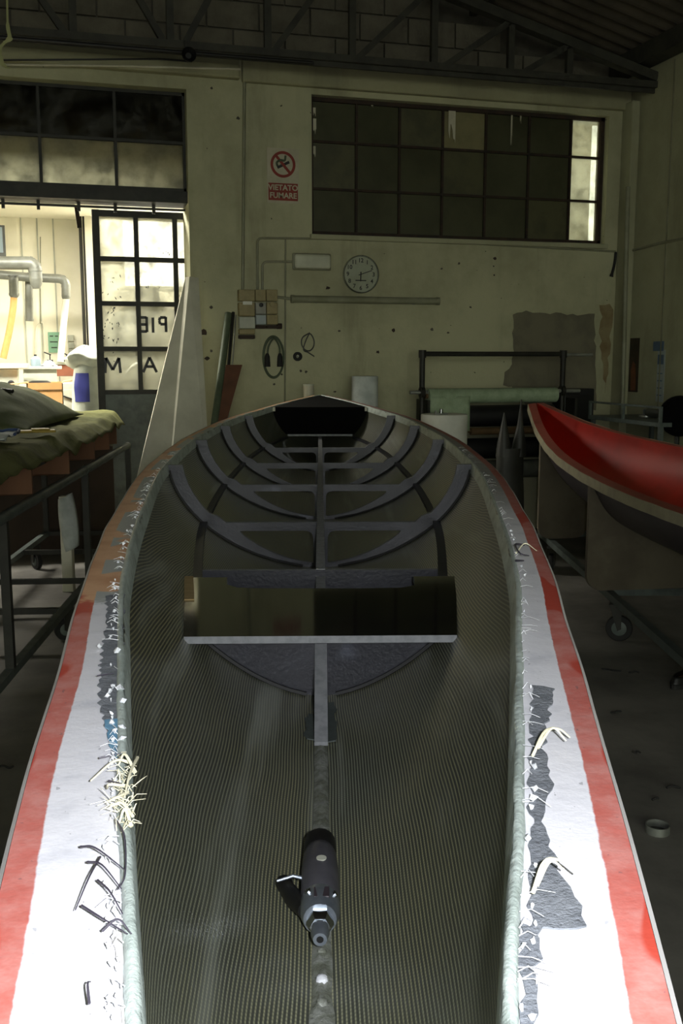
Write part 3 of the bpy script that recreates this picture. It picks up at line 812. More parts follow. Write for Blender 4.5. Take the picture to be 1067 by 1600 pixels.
# frayed fibre ends standing off the edges (pixel spots laid on the flange height)
RIMZ = CAMZ - .32
def fz(px, py, up_=.004): p = toboat(onZ(px, py, RIMZ)); p.z += up_; return p
def strand(path, r, m):
    P = smooth_path([fz(x, y, u) for x, y, u in path], 6); n = len(P)
    MB().tube(P, [r * (1 - .6 * i / n) for i in range(n)], 6).build('frayed_strand', m, boat, smooth=True)
for pth in ([(832, 1188, .004), (850, 1172, .016), (872, 1164, .014), (890, 1163, .006)], [(840, 1180, .006), (862, 1170, .018), (884, 1172, .008)],
            [(832, 1405, .004), (848, 1386, .016), (872, 1377, .014), (898, 1379, .006)], [(838, 1398, .006), (858, 1384, .016), (880, 1382, .01)],
            [(806, 868, .004), (820, 862, .014), (838, 866, .006)], [(215, 1195, .006), (204, 1232, .012), (195, 1262, .008)], [(205, 1203, .006), (180, 1212, .012), (142, 1230, .005)],
            [(212, 1218, .006), (196, 1205, .014), (186, 1206, .006)], [(200, 1250, .006), (180, 1268, .01), (165, 1262, .004)], [(208, 1288, .006), (190, 1275, .01), (168, 1272, .004)],
            [(196, 1240, .006), (172, 1250, .012), (168, 1240, .004)], [(206, 1300, .004), (196, 1290, .012), (186, 1296, .004)]):
    strand(pth, .0014, 'kevlar')
for pth in ([(126, 1332, .004), (150, 1343, .008), (195, 1368, .004)], [(157, 1348, .004), (140, 1390, .008), (118, 1432, .004)], [(137, 1356, .004), (160, 1370, .008), (190, 1398, .004)],
            [(153, 1385, .004), (172, 1412, .008), (192, 1438, .004)], [(182, 1290, .004), (195, 1325, .008), (196, 1380, .006), (184, 1400, .004)], [(128, 1425, .004), (160, 1450, .006), (200, 1470, .004)],
            [(160, 1465, .004), (185, 1462, .01), (206, 1470, .004)], [(170, 1228, .004), (190, 1240, .008)], [(152, 1062, .004), (178, 1064, .008)], [(155, 1192, .004), (190, 1188, .006)], [(140, 1580, .004), (138, 1560, .008), (142, 1545, .004)]):
    strand(pth, .0008, 'carbon_fibre')
for pth in ([(818, 855, .004), (805, 862, .012), (812, 874, .01), (826, 872, .004)], [(806, 880, .004), (818, 884, .008)]): strand(pth, .0022, 'carbon_fibre')
# fuzz of cut fibre ends along both edges, too fine to count
mb = MB(); rnd = random.Random(77)
for k_ in range(230):
    s = -1 if rnd.random() < .6 else 1
    d = .3 + 3.2 * rnd.random() ** 1.6; x = s * (hw(d) + .006); p = Bp(x, d, rz(d) - .003)
    a = rnd.uniform(-.9, .9) + (0 if s > 0 else math.pi); L_ = rnd.uniform(.006, .022)
    q = p + Vector((math.cos(a), math.sin(a), 0)) * L_ * .5 + Vector((0, 0, rnd.uniform(0, .006))); r_ = p + Vector((math.cos(a + rnd.uniform(-.4, .4)), math.sin(a), 0)) * L_
    mb.tube([p, q, r_], [.0004, .0003, .0002], 3)
o = mb.build('edge_fuzz', 'resin_white', boat); o['kind'] = 'stuff'
mb = MB()
for k_ in range(70):
    px, py = rnd.gauss(194, 9), rnd.gauss(1250, 32); p = fz(px, py, .003); a = rnd.uniform(0, 6.28); L_ = rnd.uniform(.006, .02)
    q = p + Vector((math.cos(a), math.sin(a), 0)) * L_ * .5 + Vector((0, 0, rnd.uniform(.001, .009))); r_ = q + Vector((math.cos(a + rnd.uniform(-1, 1)), math.sin(a + rnd.uniform(-1, 1)), rnd.uniform(-.3, .1))) * L_ * .5
    mb.tube([p, q, r_], [.0004, .0004, .0002], 3)
o = mb.build('fibre_tuft', 'kevlar', boat); o['kind'] = 'stuff'
# white crumbs of resin along both edges
mb = MB(); rnd = random.Random(21)
def crumb(px, py, r):
    p = fz(px, py, .002); vs = []
    for a in range(6): vs.append(p + Vector((math.cos(a*1.047)*r*rnd.uniform(.6, 1.2), math.sin(a*1.047)*r*rnd.uniform(.6, 1.3), rnd.uniform(-.002, .002))))
    vs.append(p + Vector((0, 0, r*.7))); vs.append(p - Vector((0, 0, .003)))
    mb.add(vs, [(i, (i+1) % 6, 6) for i in range(6)] + [((i+1) % 6, i, 7) for i in range(6)])
for py in range(760, 1600, 7):
    t = (py - 760) / 840
    for side in (0, 1):
        if rnd.random() < (.5 if side == 0 else .22):
            d = toboat(onZ(533, py, RIMZ)).y; x = hw(d) + .010 + rnd.uniform(-.002, .006)
            w_ = RZ(BOAT_RZ) @ Vector(((-x if side == 0 else x), d, RIMZ))
            q = w_ - Vector((0, 0, CAMZ)); k_ = q.dot(_f); px = 533.5 + FPX * q.dot(_r) / k_
            crumb(px, py, rnd.uniform(.0008, .0034) * (1 if d > .6 else .6))
for px, py, r in ((184, 1019, .0055), (188, 1078, .006), (192, 1098, .004), (192, 1140, .004), (190, 1158, .004), (155, 1012, .004)): crumb(px, py, r)
o = mb.build('resin_crumbs', 'resin_white', boat); o['kind'] = 'stuff'

# ------------------------------------------------------------------ the mould itself
mould = thing('hull_mould', 'open boat mould with white and red painted flange around the dark hull', 'mould', (0, 0, 0), BOAT_RZ)
def rim_pt(d): return Vector((hw(d), d))
def rim_out(d, w):
    e = .02; a, b = rim_pt(max(d-e, .02)), rim_pt(min(d+e, 7.12)); t = (b - a).normalized(); n = Vector((t.y, -t.x))
    return rim_pt(d) + n * w
for s, m in ((-1, 'flange_paint_port'), (1, 'flange_paint_starboard')):
    def fl_fn(i, j, s=s):
        d = .02 + 7.1 * i ** 1.5; wv = .0022 * noise.noise(Vector((d * 4.5, s * 7, 0)))
        p = rim_out(d, .004 + (interp(F_T, d) - .004 + wv) * j); x = max(p.x, 0)
        return Bp(s * x, p.y, rz(d) + .003)
    MB().grid(fl_fn, 200, 10, uvfn=lambda i, j: (j, .02 + 7.1 * i ** 1.5)).build('flange', m, mould, solid=.008)
    def ed_fn(i, j, s=s):
        d = .02 + 7.1 * i ** 1.5; wv = .0022 * noise.noise(Vector((d * 4.5, s * 7, 0)))
        w = interp(F_T, d) + wv; q = [(0, -.001), (.0035, .002), (.004, .03), (0, .03)][int(round(j*3))]
        p = rim_out(d, w + q[0]); return Bp(s * max(p.x, 0), p.y, rz(d) + .003 + q[1])
    MB().grid(ed_fn, 200, 3).build('flange_edge', 'white_edge', mould, smooth=True)
# outer shell below the flange
def out_fn(i, j):
    d = .02 + 7.1 * i; s = 2 * j - 1; u = 1 - abs(s); h = 1 - (1 - u) ** 1.8
    x, dl = sec(d, h); return Bp((math.copysign(x + .016 + .01 * h, s) if abs(s) > 1e-6 else 0), d, dl + .006 + .022 * h)
MB().grid(out_fn, 80, 24).build('outer_shell', 'mould_dark', mould, smooth=True, solid=.006)
# plywood cradles and a low frame down to the floor
for d in (1.2, 2.6, 4.0, 5.4):
    half = [(hx(d, .34 + (kz(d) - .34) * (1 - i / 10)) + .03, -(.34 + (kz(d) - .34) * (1 - i / 10)) - .03) for i in range(11)]
    half = [(x, y - (.012 if i == 0 else 0)) for i, (x, y) in enumerate(half)]
    half[0] = (0.0, half[0][1])
    loop = half + [(hw(d) + .035, -.36 - .03), (hw(d) + .035, -1.30), (-hw(d) - .035, -1.30), (-hw(d) - .035, -.39)] + [(-x, y) for x, y in reversed(half[1:])]
    plate('cradle_board', [loop], .02, ['plywood_dusty'], mould, PM(d))
for s in (-1, 1): MB().box((s*.2-.02, .9, .16), (s*.2+.02, 5.8, .2)).build('floor_rail', 'dark_steel', mould)
for d in (1.0, 3.3, 5.6):
    for s in (-1, 1): MB().box((s*.2-.02, d-.03, 0), (s*.2+.02, d+.03, .16)).build('foot', 'black_rubber', mould)
# worn patches where the paint is gone
def patch(name, pts, m, jag=.004, seed=1, zoff=.0012):
    rnd = random.Random(seed); P = [fz(x, y, 0) for x, y in pts]; out = []
    for i, a in enumerate(P):
        b = P[(i+1) % len(P)]; n = max(2, int((b-a).length / .008)); nrm = Vector((-(b-a).y, (b-a).x, 0)).normalized()
        for j in range(n): out.append(a + (b-a) * j / n + nrm * rnd.uniform(-jag, jag) * (.3 if j == 0 else 1))
    poly = [(p.x, p.y) for p in out]
    plate(name, [poly], .0012, [m], mould, T(0, 0, RIMZ - .003 + zoff))
patch('worn_patch', [(832, 1068), (866, 1074), (862, 1098), (850, 1150), (855, 1182), (866, 1222), (853, 1255), (851, 1290), (864, 1330), (880, 1368), (897, 1398), (916, 1442), (884, 1448), (846, 1444), (826, 1462), (828, 1400), (829, 1300), (829, 1200)], 'bare_grey', .003, 1)
patch('worn_patch', [(812, 1440), (830, 1448), (842, 1480), (838, 1540), (832, 1600), (812, 1600), (814, 1520)], 'bare_grey', .003, 5, .0016)
patch('worn_patch', [(165, 930), (193, 925), (191, 1000), (191, 1100), (190, 1150), (186, 1182), (178, 1178), (170, 1140), (156, 1105), (155, 1060), (160, 1000), (168, 965)], 'bare_grey', .003, 2)
patch('blue_patch', [(163, 1124), (192, 1122), (190, 1160), (184, 1186), (174, 1168)], 'bare_blue', .002, 3, .0022)
patch('worn_patch', [(176, 1450), (206, 1458), (214, 1500), (216, 1600), (190, 1600), (194, 1520)], 'white_edge', .003, 6)

# ------------------------------------------------------------------ loose seat panel lying across the hull
SZ = CAMZ - BEAM + .012
seat = thing('seat_panel', 'loose glossy black seat panel with pale cut edge lying across the hull', 'panel', tuple(RZ(BOAT_RZ) @ Vector((0, 1.9, SZ))), BOAT_RZ)
a0, a1 = 1.68 - 1.9, 2.15 - 1.9
n0, n1 = .212, .30
L = [(-.238, a0), (.238, a0), (n1, a1), (.205, a1)]
notch = [(.205, a1 - .02), (.20, a1 - .085), (.17, a1 - .108), (.08, a1 - .112), (-.12, a1 - .108), (-.175, a1 - .10), (-.200, a1 - .07), (-.205, a1 - .02)]
plate('panel', [L + notch + [(-.205, a1), (-n1, a1)]], .013, ['gloss_black', 'foam_core'], seat, T(0, 0, -.0))
for s in (-1, 1):
    MB().box((s*.238-.006, a0+.004, -.020), (s*.238+.006, a0+.018, -.007)).build('wood_wedge', 'wood_pale', seat)
MB().prism([(-.300, a1), (-.280, a1), (-.252, a1-.21), (-.272, a1-.21)], .003, T(0, 0, .0065)).build('edge_strip', 'wood_pale', seat)

# ------------------------------------------------------------------ air drill lying on the keel
dr0 = toboat(onZ(500, 1413, CAMZ - .60))
drill = thing('air_drill', 'black and silver air drill lying on the keel of the hull', 'drill', tuple(RZ(BOAT_RZ) @ Vector((dr0.x, dr0.y, CAMZ - kz(dr0.y) + .012))), BOAT_RZ)
drill.scale = (.84, .84, .84)
ax = (0, 1, 0)
def dl(prof, name, m, c=(0, 0, .026), n=20): return MB().lathe([(r, h) for r, h in prof], c, ax, n).build(name, m, drill, smooth=True)
dl([(.014, .118), (.020, .112), (.024, .09), (.0255, .06), (.0255, -.005), (.024, -.02)][::-1], 'motor_body', 'drill_body')
dl([(.0225, .138), (.0235, .112), (.0215, .105)][::-1], 'rear_cap', 'black_plastic')
dl([(.024, -.018), (.0255, -.024), (.025, -.05), (.021, -.062)][::-1], 'gear_head', 'drill_metal')
dl([(.017, -.060), (.0175, -.074), (.013, -.080)][::-1], 'collar', 'chrome', n=6)
dl([(.011, -.078), (.0115, -.094), (.0085, -.106), (.0045, -.106), (.0045, -.09)][::-1], 'chuck', 'drill_metal')
dl([(.0042, -.1065), (.0042, -.09)][::-1], 'bore', 'black_plastic')
for a in (.7, 2.2):
    MB().lathe([(.0045, 0), (.0045, .003), (.003, .0038)], (.0245*math.cos(a), -.032, .026+.0245*math.sin(a)), (math.cos(a), 0, math.sin(a)), 10).build('screw', 'chrome', drill)
MB().box((-.008, -.05, .0475), (.012, -.026, .0505)).build('name_plate', 'hull_purple', drill, bevel=.001)
MB().lathe([(.007, 0), (.007, .0015)], (.002, .045, .0508), (0, 0, 1), 14).build('seal_disc', 'machine_grey', drill)
MB().tube(smooth_path([(-.018, -.03, .02), (-.03, .0, .014), (-.044, .035, .012), (-.052, .058, .013)], 5), [.011, .012, .012, .012, .0125, .0125, .0125, .0125, .012, .0115, .011, .011, .0115, .012, .011, .006], 12).build('pistol_grip', 'black_plastic', drill, smooth=True)
MB().tube([(-.02, .03, .03), (-.036, .034, .032), (-.058, .032, .026)], [.003, .0025, .002], 8).build('trigger', 'drill_metal', drill, smooth=True)
MB().tube([(-.012, .118, .022), (-.016, .14, .016), (-.014, .152, .012)], .006, 8).build('hose_nipple', 'black_plastic', drill, smooth=True)

# ================================================================== things on the back wall
def wp(px, py, off=0.0): return onY(px, py, YW - off)
def wtube(pts, r, off, rad=.04): return fillet_path([wp(x, y, off) for x, y in pts], rad)
# no-smoking sign
p = wp(442, 275); sg = thing('no_smoking_sign', 'red and white no smoking sign above the switch boxes', 'sign', (p.x, YW - .001, p.z))
SM = lambda x, z, o: Matrix(((1,0,0,x),(0,0,-1,-o),(0,1,0,z),(0,0,0,1)))
sw, sh = .125, .205
MB().box((-sw, -.004, -sh), (sw, 0, sh)).build('board', 'sign_white', sg)
cz = .085
MB().lathe([(.099, 0), (.099, .0015), (.078, .0015), (.078, 0)], (0, -.0041, cz), (0, -1, 0), 40, caps=False).build('prohibition_ring', 'sign_red', sg)
MB().box((-.0105, 0, -.088), (.0105, .0012, .088), M=T(0, -.0066, cz) @ Matrix.Rotation(-.72, 4, 'Y')).build('slash', 'sign_red', sg)
MB().box((-.05, 0, -.010), (.055, .0010, .010), M=T(0, -.0056, cz-.004) @ Matrix.Rotation(-.45, 4, 'Y')).build('cigarette', 'black_plastic', sg)
MB().tube(smooth_path([(-.045, -.0052, cz-.015), (-.05, -.0052, cz+.012), (-.02, -.0052, cz+.03), (.012, -.0052, cz+.03), (.02, -.0052, cz+.066)], 5), .009, 6).build('smoke_trail', 'pole_green', sg)
MB().box((-.117, -.0052, -.185), (.117, -.004, -.055)).build('text_field', 'sign_red', sg)
for tx, z in (('VIETATO', -.090), ('FUMARE', -.149)):
    text('lettering', tx, .058, 'sign_white', sg, SM(0, z, .0056), .0004, offset=.0016)
# clock
p = wp(562.5, 429); ck = thing('wall_clock', 'round wall clock with thin metal rim above the tube lamp', 'clock', (p.x, YW - .001, p.z))
R = .150
MB().lathe([(R*.97, 0), (R*1.0, .01), (R*1.0, .034), (R*.965, .040), (R*.93, .034), (R*.93, .018)], (0, 0, 0), (0, -1, 0), 48).build('rim', 'chrome', ck, smooth=True)
MB().lathe([(R*.94, 0), (R*.94, .019)], (0, 0, 0), (0, -1, 0), 48).build('dial', 'clock_face', ck)
for h in range(1, 13):
    a = math.pi/2 - h * math.pi/6
    text('numeral', str(h), .046, 'black_plastic', ck, SM(.108*math.cos(a), .108*math.sin(a), .0196), .0003, offset=.0008)
def hand(name, ang, L, w): 
    a = math.pi/2 - ang
    MB().bar((0 - .02*math.cos(a), -.022, -.02*math.sin(a)), (L*math.cos(a), -.022, L*math.sin(a)), w, .0015, (0, 1, 0)).build(name, 'black_plastic', ck)
hand('minute_hand', math.radians(71), .098, .006); hand('hour_hand', math.radians(182), .055, .009)
MB().box((-.045, -.0215, -.052), (.045, -.0205, -.044)).build('brand_line', 'black_plastic', ck)
# tube lamp
a, b = wp(457, 467, .035), wp(684, 467, .035); b.z = a.z
tl = thing('tube_lamp', 'long grey tube lamp fixed under the clock', 'lamp', (a.x, YW-.001, a.z))
L = b.x - a.x
MB().tube([(0, -.034, 0), (L, -.034, 0)], .028, 14).build('tube', 'pvc_grey', tl, smooth=True)
for x in (.0, L): MB().tube([(x-.012, -.034, 0), (x+.012, -.034, 0)], .032, 14).build('end_cap', 'pvc_grey', tl, smooth=True)
for x in (.2, L-.2): MB().box((x-.012, -.008, -.03), (x+.012, 0, .03)).build('clip', 'zinc', tl)
# emergency lamp box
a, b = wp(456, 422), wp(516, 397); em = thing('bulkhead_lamp', 'pale oblong emergency lamp left of the clock', 'lamp', ((a.x+b.x)/2, YW-.001, (a.z+b.z)/2))
w_, h_ = (b.x-a.x)/2, (b.z-a.z)/2
MB().box((-w_, -.03, -h_), (w_, 0, h_)).build('base', 'pvc_grey', em, bevel=.012)
MB().box((-w_+.012, -.062, -h_+.012), (w_-.012, -.03, h_-.012)).build('lens', 'lamp_plastic', em, bevel=.018)
# conduits
def conduit(name, pts, r, label, off=None, m='pvc_grey'):
    off = r + .001 if off is None else off
    o = MB().tube(wtube(pts, r, off), r, 10).build(name, m, smooth=True); return tag(o, label, 'conduit', 'conduits on the back wall')
conduit('conduit', [(382, 112), (379, 455)], .012, 'grey conduit running from the top beam down to the switch boxes')
conduit('conduit', [(402, 455), (402, 372), (640, 374), (800, 384), (962, 393)], .009, 'grey conduit climbing from the switch boxes and along under the window')
conduit('conduit', [(410, 452), (410, 409), (456, 409)], .009, 'short bent conduit from the switch boxes to the emergency lamp')
conduit('conduit', [(446, 374), (445, 632)], .007, 'thin conduit dropping from the window line to behind the bow')
conduit('conduit', [(432, 464), (454, 467)], .011, 'short conduit between the switch boxes and the tube lamp')
conduit('conduit', [(4, 101), (180, 103), (375, 108)], .008, 'thin pale conduit over the doorway glazing', .08, 'enamel_cream')
conduit('conduit', [(1, 94), (245, 92), (300, 96)], .006, 'dark cable sagging on the beam over the doorway', .078, 'black_plastic')
ch = [onY(x, y, TY-.06) for x, y in ((0, 68), (150, 66), (300, 74), (420, 84), (490, 90))]
tag(MB().tube([Vector((p.x, TY-.056, 3.615)) for p in ch], .011, 8).build('cable', 'black_plastic', smooth=True), 'black cable along the lower truss chord', 'cable')
# switch boxes
def sbox(px0, px1, py0, py1, label, parts):
    a, b = wp(px0, py1), wp(px1, py0); w_, h_ = (b.x-a.x)/2, (b.z-a.z)/2
    s = thing('switch_box', label, 'switch box', ((a.x+b.x)/2, YW-.001, (a.z+b.z)/2), 0, 'switch boxes on the back wall')
    for (y0, y1, m, dep, nm_) in parts:
        z1 = h_ - (y0-py0)/(py1-py0)*2*h_; z0 = h_ - (y1-py0)/(py1-py0)*2*h_
        MB().box((-w_+.004, -dep, z0+.003), (w_-.004, 0, z1-.003)).build(nm_, m, s, bevel=.005)
    return s, w_, h_
s1, w_, h_ = sbox(371, 396, 453, 530, 'tall cream switch box with white label, left of the other two', [(453, 472, 'switch_cream', .08, 'junction_box'), (473, 495, 'switch_cream', .07, 'breaker_box'), (495, 514, 'machine_grey', .075, 'window_box'), (514, 523, 'switch_cream', .06, 'lower_box'), (523, 530, 'rust_steel', .06, 'plug_rim')])
MB().box((-w_*.5, -.073, h_*.38), (w_*.6, -.07, h_*.52)).build('white_label', 'paper_white', s1)
s2, w_, h_ = sbox(396, 413, 453, 514, 'grey switch box with a black knob between two cream boxes', [(453, 472, 'switch_cream', .08, 'junction_box'), (473, 492, 'switch_grey', .08, 'switch_body'), (492, 508, 'label_white', .085, 'socket_lid'), (508, 514, 'rust_steel', .07, 'plug_rim')])
MB().lathe([(.016, 0), (.016, .02), (.011, .024)], (0, -.078, h_*.2), (0, -1, 0), 16).build('knob', 'black_plastic', s2, smooth=True)
s3, w_, h_ = sbox(413, 431, 453, 514, 'cream switch box with a socket, right of the other two', [(453, 472, 'switch_cream', .08, 'junction_box'), (473, 492, 'switch_cream', .08, 'switch_body'), (492, 508, 'switch_cream', .085, 'socket_lid'), (508, 514, 'rust_steel', .07, 'plug_rim')])
MB().lathe([(.02, 0), (.02, .012)], (0, -.078, h_*.25), (0, -1, 0), 16).build('knob', 'switch_cream', s3, smooth=True)
MB().tube([(w_-.004, -.04, -h_*.86), (w_+.035, -.04, -h_*.86)], .022, 12).build('side_plug', 'rust_steel', s3, smooth=True)
# coiled cable with plugs, small loop, tape roll
cb = thing('coiled_cable', 'coiled grey cable with two plugs hanging below the switch boxes', 'cable', tuple(wp(426, 527, .001)))
o_ = Vector(wp(426, 527, .001)); cc = wp(427, 558, .012) - o_
for k_, (ra, rb, yo) in enumerate(((.085, .165, -.014), (.078, .155, -.022))):
    MB().tube([cc + Vector((ra*math.cos(t), yo+.012, rb*math.sin(t))) for t in [i*2*math.pi/40 for i in range(40)]], .006, 8, closed=True).build('loop', 'pole_green', cb, smooth=True)
MB().tube(smooth_path([cc+Vector((-.055, -.03, -.03)), cc+Vector((-.045, -.03, .08)), cc+Vector((0, -.03, .145)), cc+Vector((.042, -.03, .08)), cc+Vector((.045, -.03, -.03))], 7), .007, 8).build('loop', 'pole_green', cb, smooth=True)
for x in (-.055, .047): MB().lathe([(.010, .06), (.02, .035), (.024, -.03), (.024, -.045)][::-1], cc + Vector((x, -.03, -.03)), (0, 0, 1), 14).build('plug', 'black_rubber', cb, smooth=True)
MB().lathe([(.006, 0), (.006, .04)], cc + Vector((0, .011, .15)), (0, -1, 0), 8).build('hook', 'rust_steel', cb)
wl = MB().tube(smooth_path([wp(484, 520, .006), wp(473, 527, .006), wp(471, 537, .006), wp(476, 546, .006), wp(484, 548, .007), wp(490, 541, .006), wp(490, 530, .007), wp(483, 522, .01), wp(474, 545, .012), wp(482, 551, .006), wp(491, 557, .006)], 5), .005, 8).build('wire_loop', 'grey_machine_dark', smooth=True)
tag(wl, 'small loop of wire hanging right of the thin conduit', 'wire')
p = wp(464.5, 557, .0)
tr_ = thing('tape_roll', 'black tape roll hung on a nail below the tube lamp', 'tape', (p.x, YW-.001, p.z))
MB().lathe([(.036, 0), (.036, .02), (.014, .02), (.014, 0)], (0, 0, 0), (0, -1, 0), 28, caps=False).build('roll', 'black_rubber', tr_, smooth=True)
MB().tube([(0, 0, .0), (0, -.03, .0)], .007, 8).build('nail', 'zinc', tr_)
# cement patch and rust streak on the wall: flat marks of the plaster itself
def wall_patch(pts, m, name, seed, jag=.012, th=.004):
    rnd = random.Random(seed); P = [wp(x, y) for x, y in pts]; out = []
    for i, a in enumerate(P):
        b = P[(i+1) % len(P)]; n = max(2, int((b-a).length/.05))
        for j in range(n): q = a + (b-a)*j/n; out.append((q.x + rnd.uniform(-jag, jag), q.z + rnd.uniform(-jag, jag)))
    return plate(name, [out], th, [m], wall_back, Matrix(((1,0,0,0),(0,0,-1,YW-.001),(0,1,0,0),(0,0,0,1))))
wall_patch([(802, 492), (815, 486), (850, 489), (928, 492), (930, 560), (930, 640), (830, 640), (800, 606), (786, 602), (788, 582), (800, 570), (802, 530)], 'cement_patch', 'cement_patch', 3)
wall_patch([(938, 474), (955, 474), (956, 510), (950, 560), (945, 612), (940, 580), (938, 520)], 'rust_stain', 'rust_stain', 4, .02, .002)
wall_patch([(390, 102), (490, 108), (490, 98), (470, 96), (405, 100)], 'mortar', 'broken_plaster', 5, .02, .003)
# chipped plaster spots
rnd = random.Random(9)
for px, py, r in ((773, 404, .02), (717, 412, .015), (590, 550, .02), (735, 480, .014), (675, 515, .018), (700, 520, .013), (615, 516, .02), (512, 450, .022), (530, 517, .014), (523, 612, .014), (318, 520, .035), (330, 548, .015), (323, 560, .025), (470, 580, .015), (478, 581, .015), (428, 600, .012), (440, 585, .012), (330, 480, .018), (372, 185, .018), (331, 138, .014), (690, 420, .012), (771, 416, .01), (772, 430, .01)):
    q = wp(px, py)
    poly = [(q.x + r*rnd.uniform(.5, 1.1)*math.cos(a*.785), q.z + r*rnd.uniform(.4, .9)*math.sin(a*.785)) for a in range(8)]
    plate('plaster_chip', [poly], .003, ['rust_steel' if r > .019 else 'mortar'], wall_back, Matrix(((1,0,0,0),(0,0,-1,YW-.001),(0,1,0,0),(0,0,0,1))))
# pipe and hanging bit by the right corner
tag(MB().tube([onX(981, 292, XR-.10), onX(972, 650, XR-.10)], .02, 10).build('corner_pipe', 'pvc_grey', smooth=True), 'vertical grey pipe in the far right corner', 'pipe')
p = wp(960, 398, .02); tag(MB().tube(smooth_path([wp(962, 394, .012), wp(960, 412, .014), wp(955, 432, .014)], 4), [.012]*8+[.018], 8).build('cable_end', 'black_rubber', smooth=True), 'short cable end hanging under the right window corner', 'cable')
# right wall: conduit, dark poster, pale label
tag(MB().tube([onX(985, 392, XR-.012), onX(1030, 380, XR-.012), onX(1067, 373, XR-.012), Vector((XR-.012, 5.0, 2.44))], .011, 8).build('conduit', 'pvc_grey', smooth=True), 'conduit along the right hand wall', 'conduit')
def rwplate(px0, py0, px1, py1, th=.004, off=.0):
    a, b = onX(px0, py1, XR), onX(px1, py0, XR); return a, b
a, b = rwplate(982, 528, 1000, 612)
ps = thing('wall_poster', 'narrow dark brown poster near the far right corner', 'poster', (XR-.001, (a.y+b.y)/2, a.z))
hy, hh = (a.y-b.y)/2, b.z-a.z
MB().box((-.004, -hy, 0), (0, hy, hh)).build('sheet', 'poster_dark', ps)
MB().prism([(-hy*.5, .03*hh), (hy*.6, .03*hh), (hy*.5, .3*hh), (hy*.3, .52*hh), (-hy*.2, .58*hh), (-hy*.6, .4*hh)], .0008, Matrix(((0,0,-1,-.004),(-1,0,0,0),(0,1,0,0),(0,0,0,1)))).build('picture', 'poster_brown', ps)
a, b = rwplate(1017, 533, 1042, 627)
lb = thing('paper_label', 'pale paper strip with blue print pinned on the right wall', 'paper', (XR-.001, (a.y+b.y)/2, a.z))
hy, hh = (a.y-b.y)/2, b.z-a.z
MB().box((-.003, -hy*.9, 0), (0, hy*.25, hh*.86)).build('strip', 'label_white', lb)
MB().box((-.0035, -hy*.6, hh*.84), (0, hy, hh)).build('header', 'label_blue', lb)
MB().box((-.004, -hy*.7, hh*.62), (-.003, hy*.2, hh*.78)).build('print', 'label_blue', lb)
for i in range(4): MB().box((-.0035, -hy*.6, hh*(.1+.12*i)), (-.003, hy*.1, hh*(.12+.12*i))).build('print', 'label_blue', lb)
# siren under the truss and strap hanging at the left
p = onY(293, 90, TY-.06)
sr = thing('siren_horn', 'small black horn siren under the truss chord above the doorway', 'siren', (p.x, TY-.058, p.z))
MB().lathe([(.02, 0), (.03, .02), (.036, .05), (.052, .085), (.05, .09), (.02, .05)], (0, 0, 0), (0, -1, 0), 20).build('horn', 'black_plastic', sr, smooth=True)
MB().box((-.02, -.012, .02), (.02, .012, .11)).build('bracket', 'dark_steel', sr)
sb_ = MB(); pts = [onY(x, y, 7.2) for x, y in ((10, -60), (11, 5), (12, 40), (15, 60), (8, 66), (1, 74), (1, 88), (4, 100), (13, 107))]
P = smooth_path(pts, 5); ws = [.006, .006, .012, .02, .012, .008, .014, .018, .014]
for i in range(len(P)-1):
    w0 = ws[min(i//5, 8)]; w1 = ws[min((i+1)//5, 8)]
    sb_.add([P[i]+Vector((-w0, 0, 0)), P[i]+Vector((w0, .004, 0)), P[i+1]+Vector((w1, .004, 0)), P[i+1]+Vector((-w1, 0, 0))], [(0, 1, 2, 3)])
top = Vector((P[0].x, 7.2, ROOFZ(P[0].x)-.02)); sb_.add([P[0]+Vector((-.006, 0, 0)), P[0]+Vector((.006, .004, 0)), top+Vector((.006, .004, 0)), top+Vector((-.006, 0, 0))], [(0, 1, 2, 3)])
tag(sb_.build('hanging_strap', 'strap_pale', solid=.003), 'pale twisted strap hanging from the roof at the left', 'strap')

# ================================================================== floor-standing things along the back wall
# white tapered foam board leaning on the wall
bd = thing('foam_board', 'tall white tapered board leaning on the wall beside the glazed door', 'board', tuple(CF(-1.83, 7.1, 0)))
o_ = Vector(bd.location)
def fbp(px, py, Y): return onY(px, py, Y) - o_
y0, y1 = 7.05, YW - .05
def Yat(py): return y1 - (y1 - y0) * (py - 433) / 460
ring_t = [(290, 433), (296, 432), (310, 434)]; ring_b = [(182, 880), (252, 888), (337, 893)]
mb = MB(); fr = [fbp(x, y, Yat(y) - (.03 if i == 1 else 0)) for i, (x, y) in enumerate(ring_t)] + [fbp(x, y, Yat(y) - (.06 if i == 1 else 0)) for i, (x, y) in enumerate(ring_b)]
bk = [p + Vector((0, .04, 0)) for p in fr]
zmin = min(p.z for p in fr)
mb.add(fr + bk, [(0, 3, 4, 1), (1, 4, 5, 2), (6, 7, 10, 9), (7, 8, 11, 10), (0, 1, 7, 6), (1, 2, 8, 7), (3, 9, 10, 4), (4, 10, 11, 5), (0, 6, 9, 3), (2, 5, 11, 8)])
mb.build('core', 'white_foam', bd)
# foot of the board on the floor
lowz = -zmin
for v in (0,):
    pass
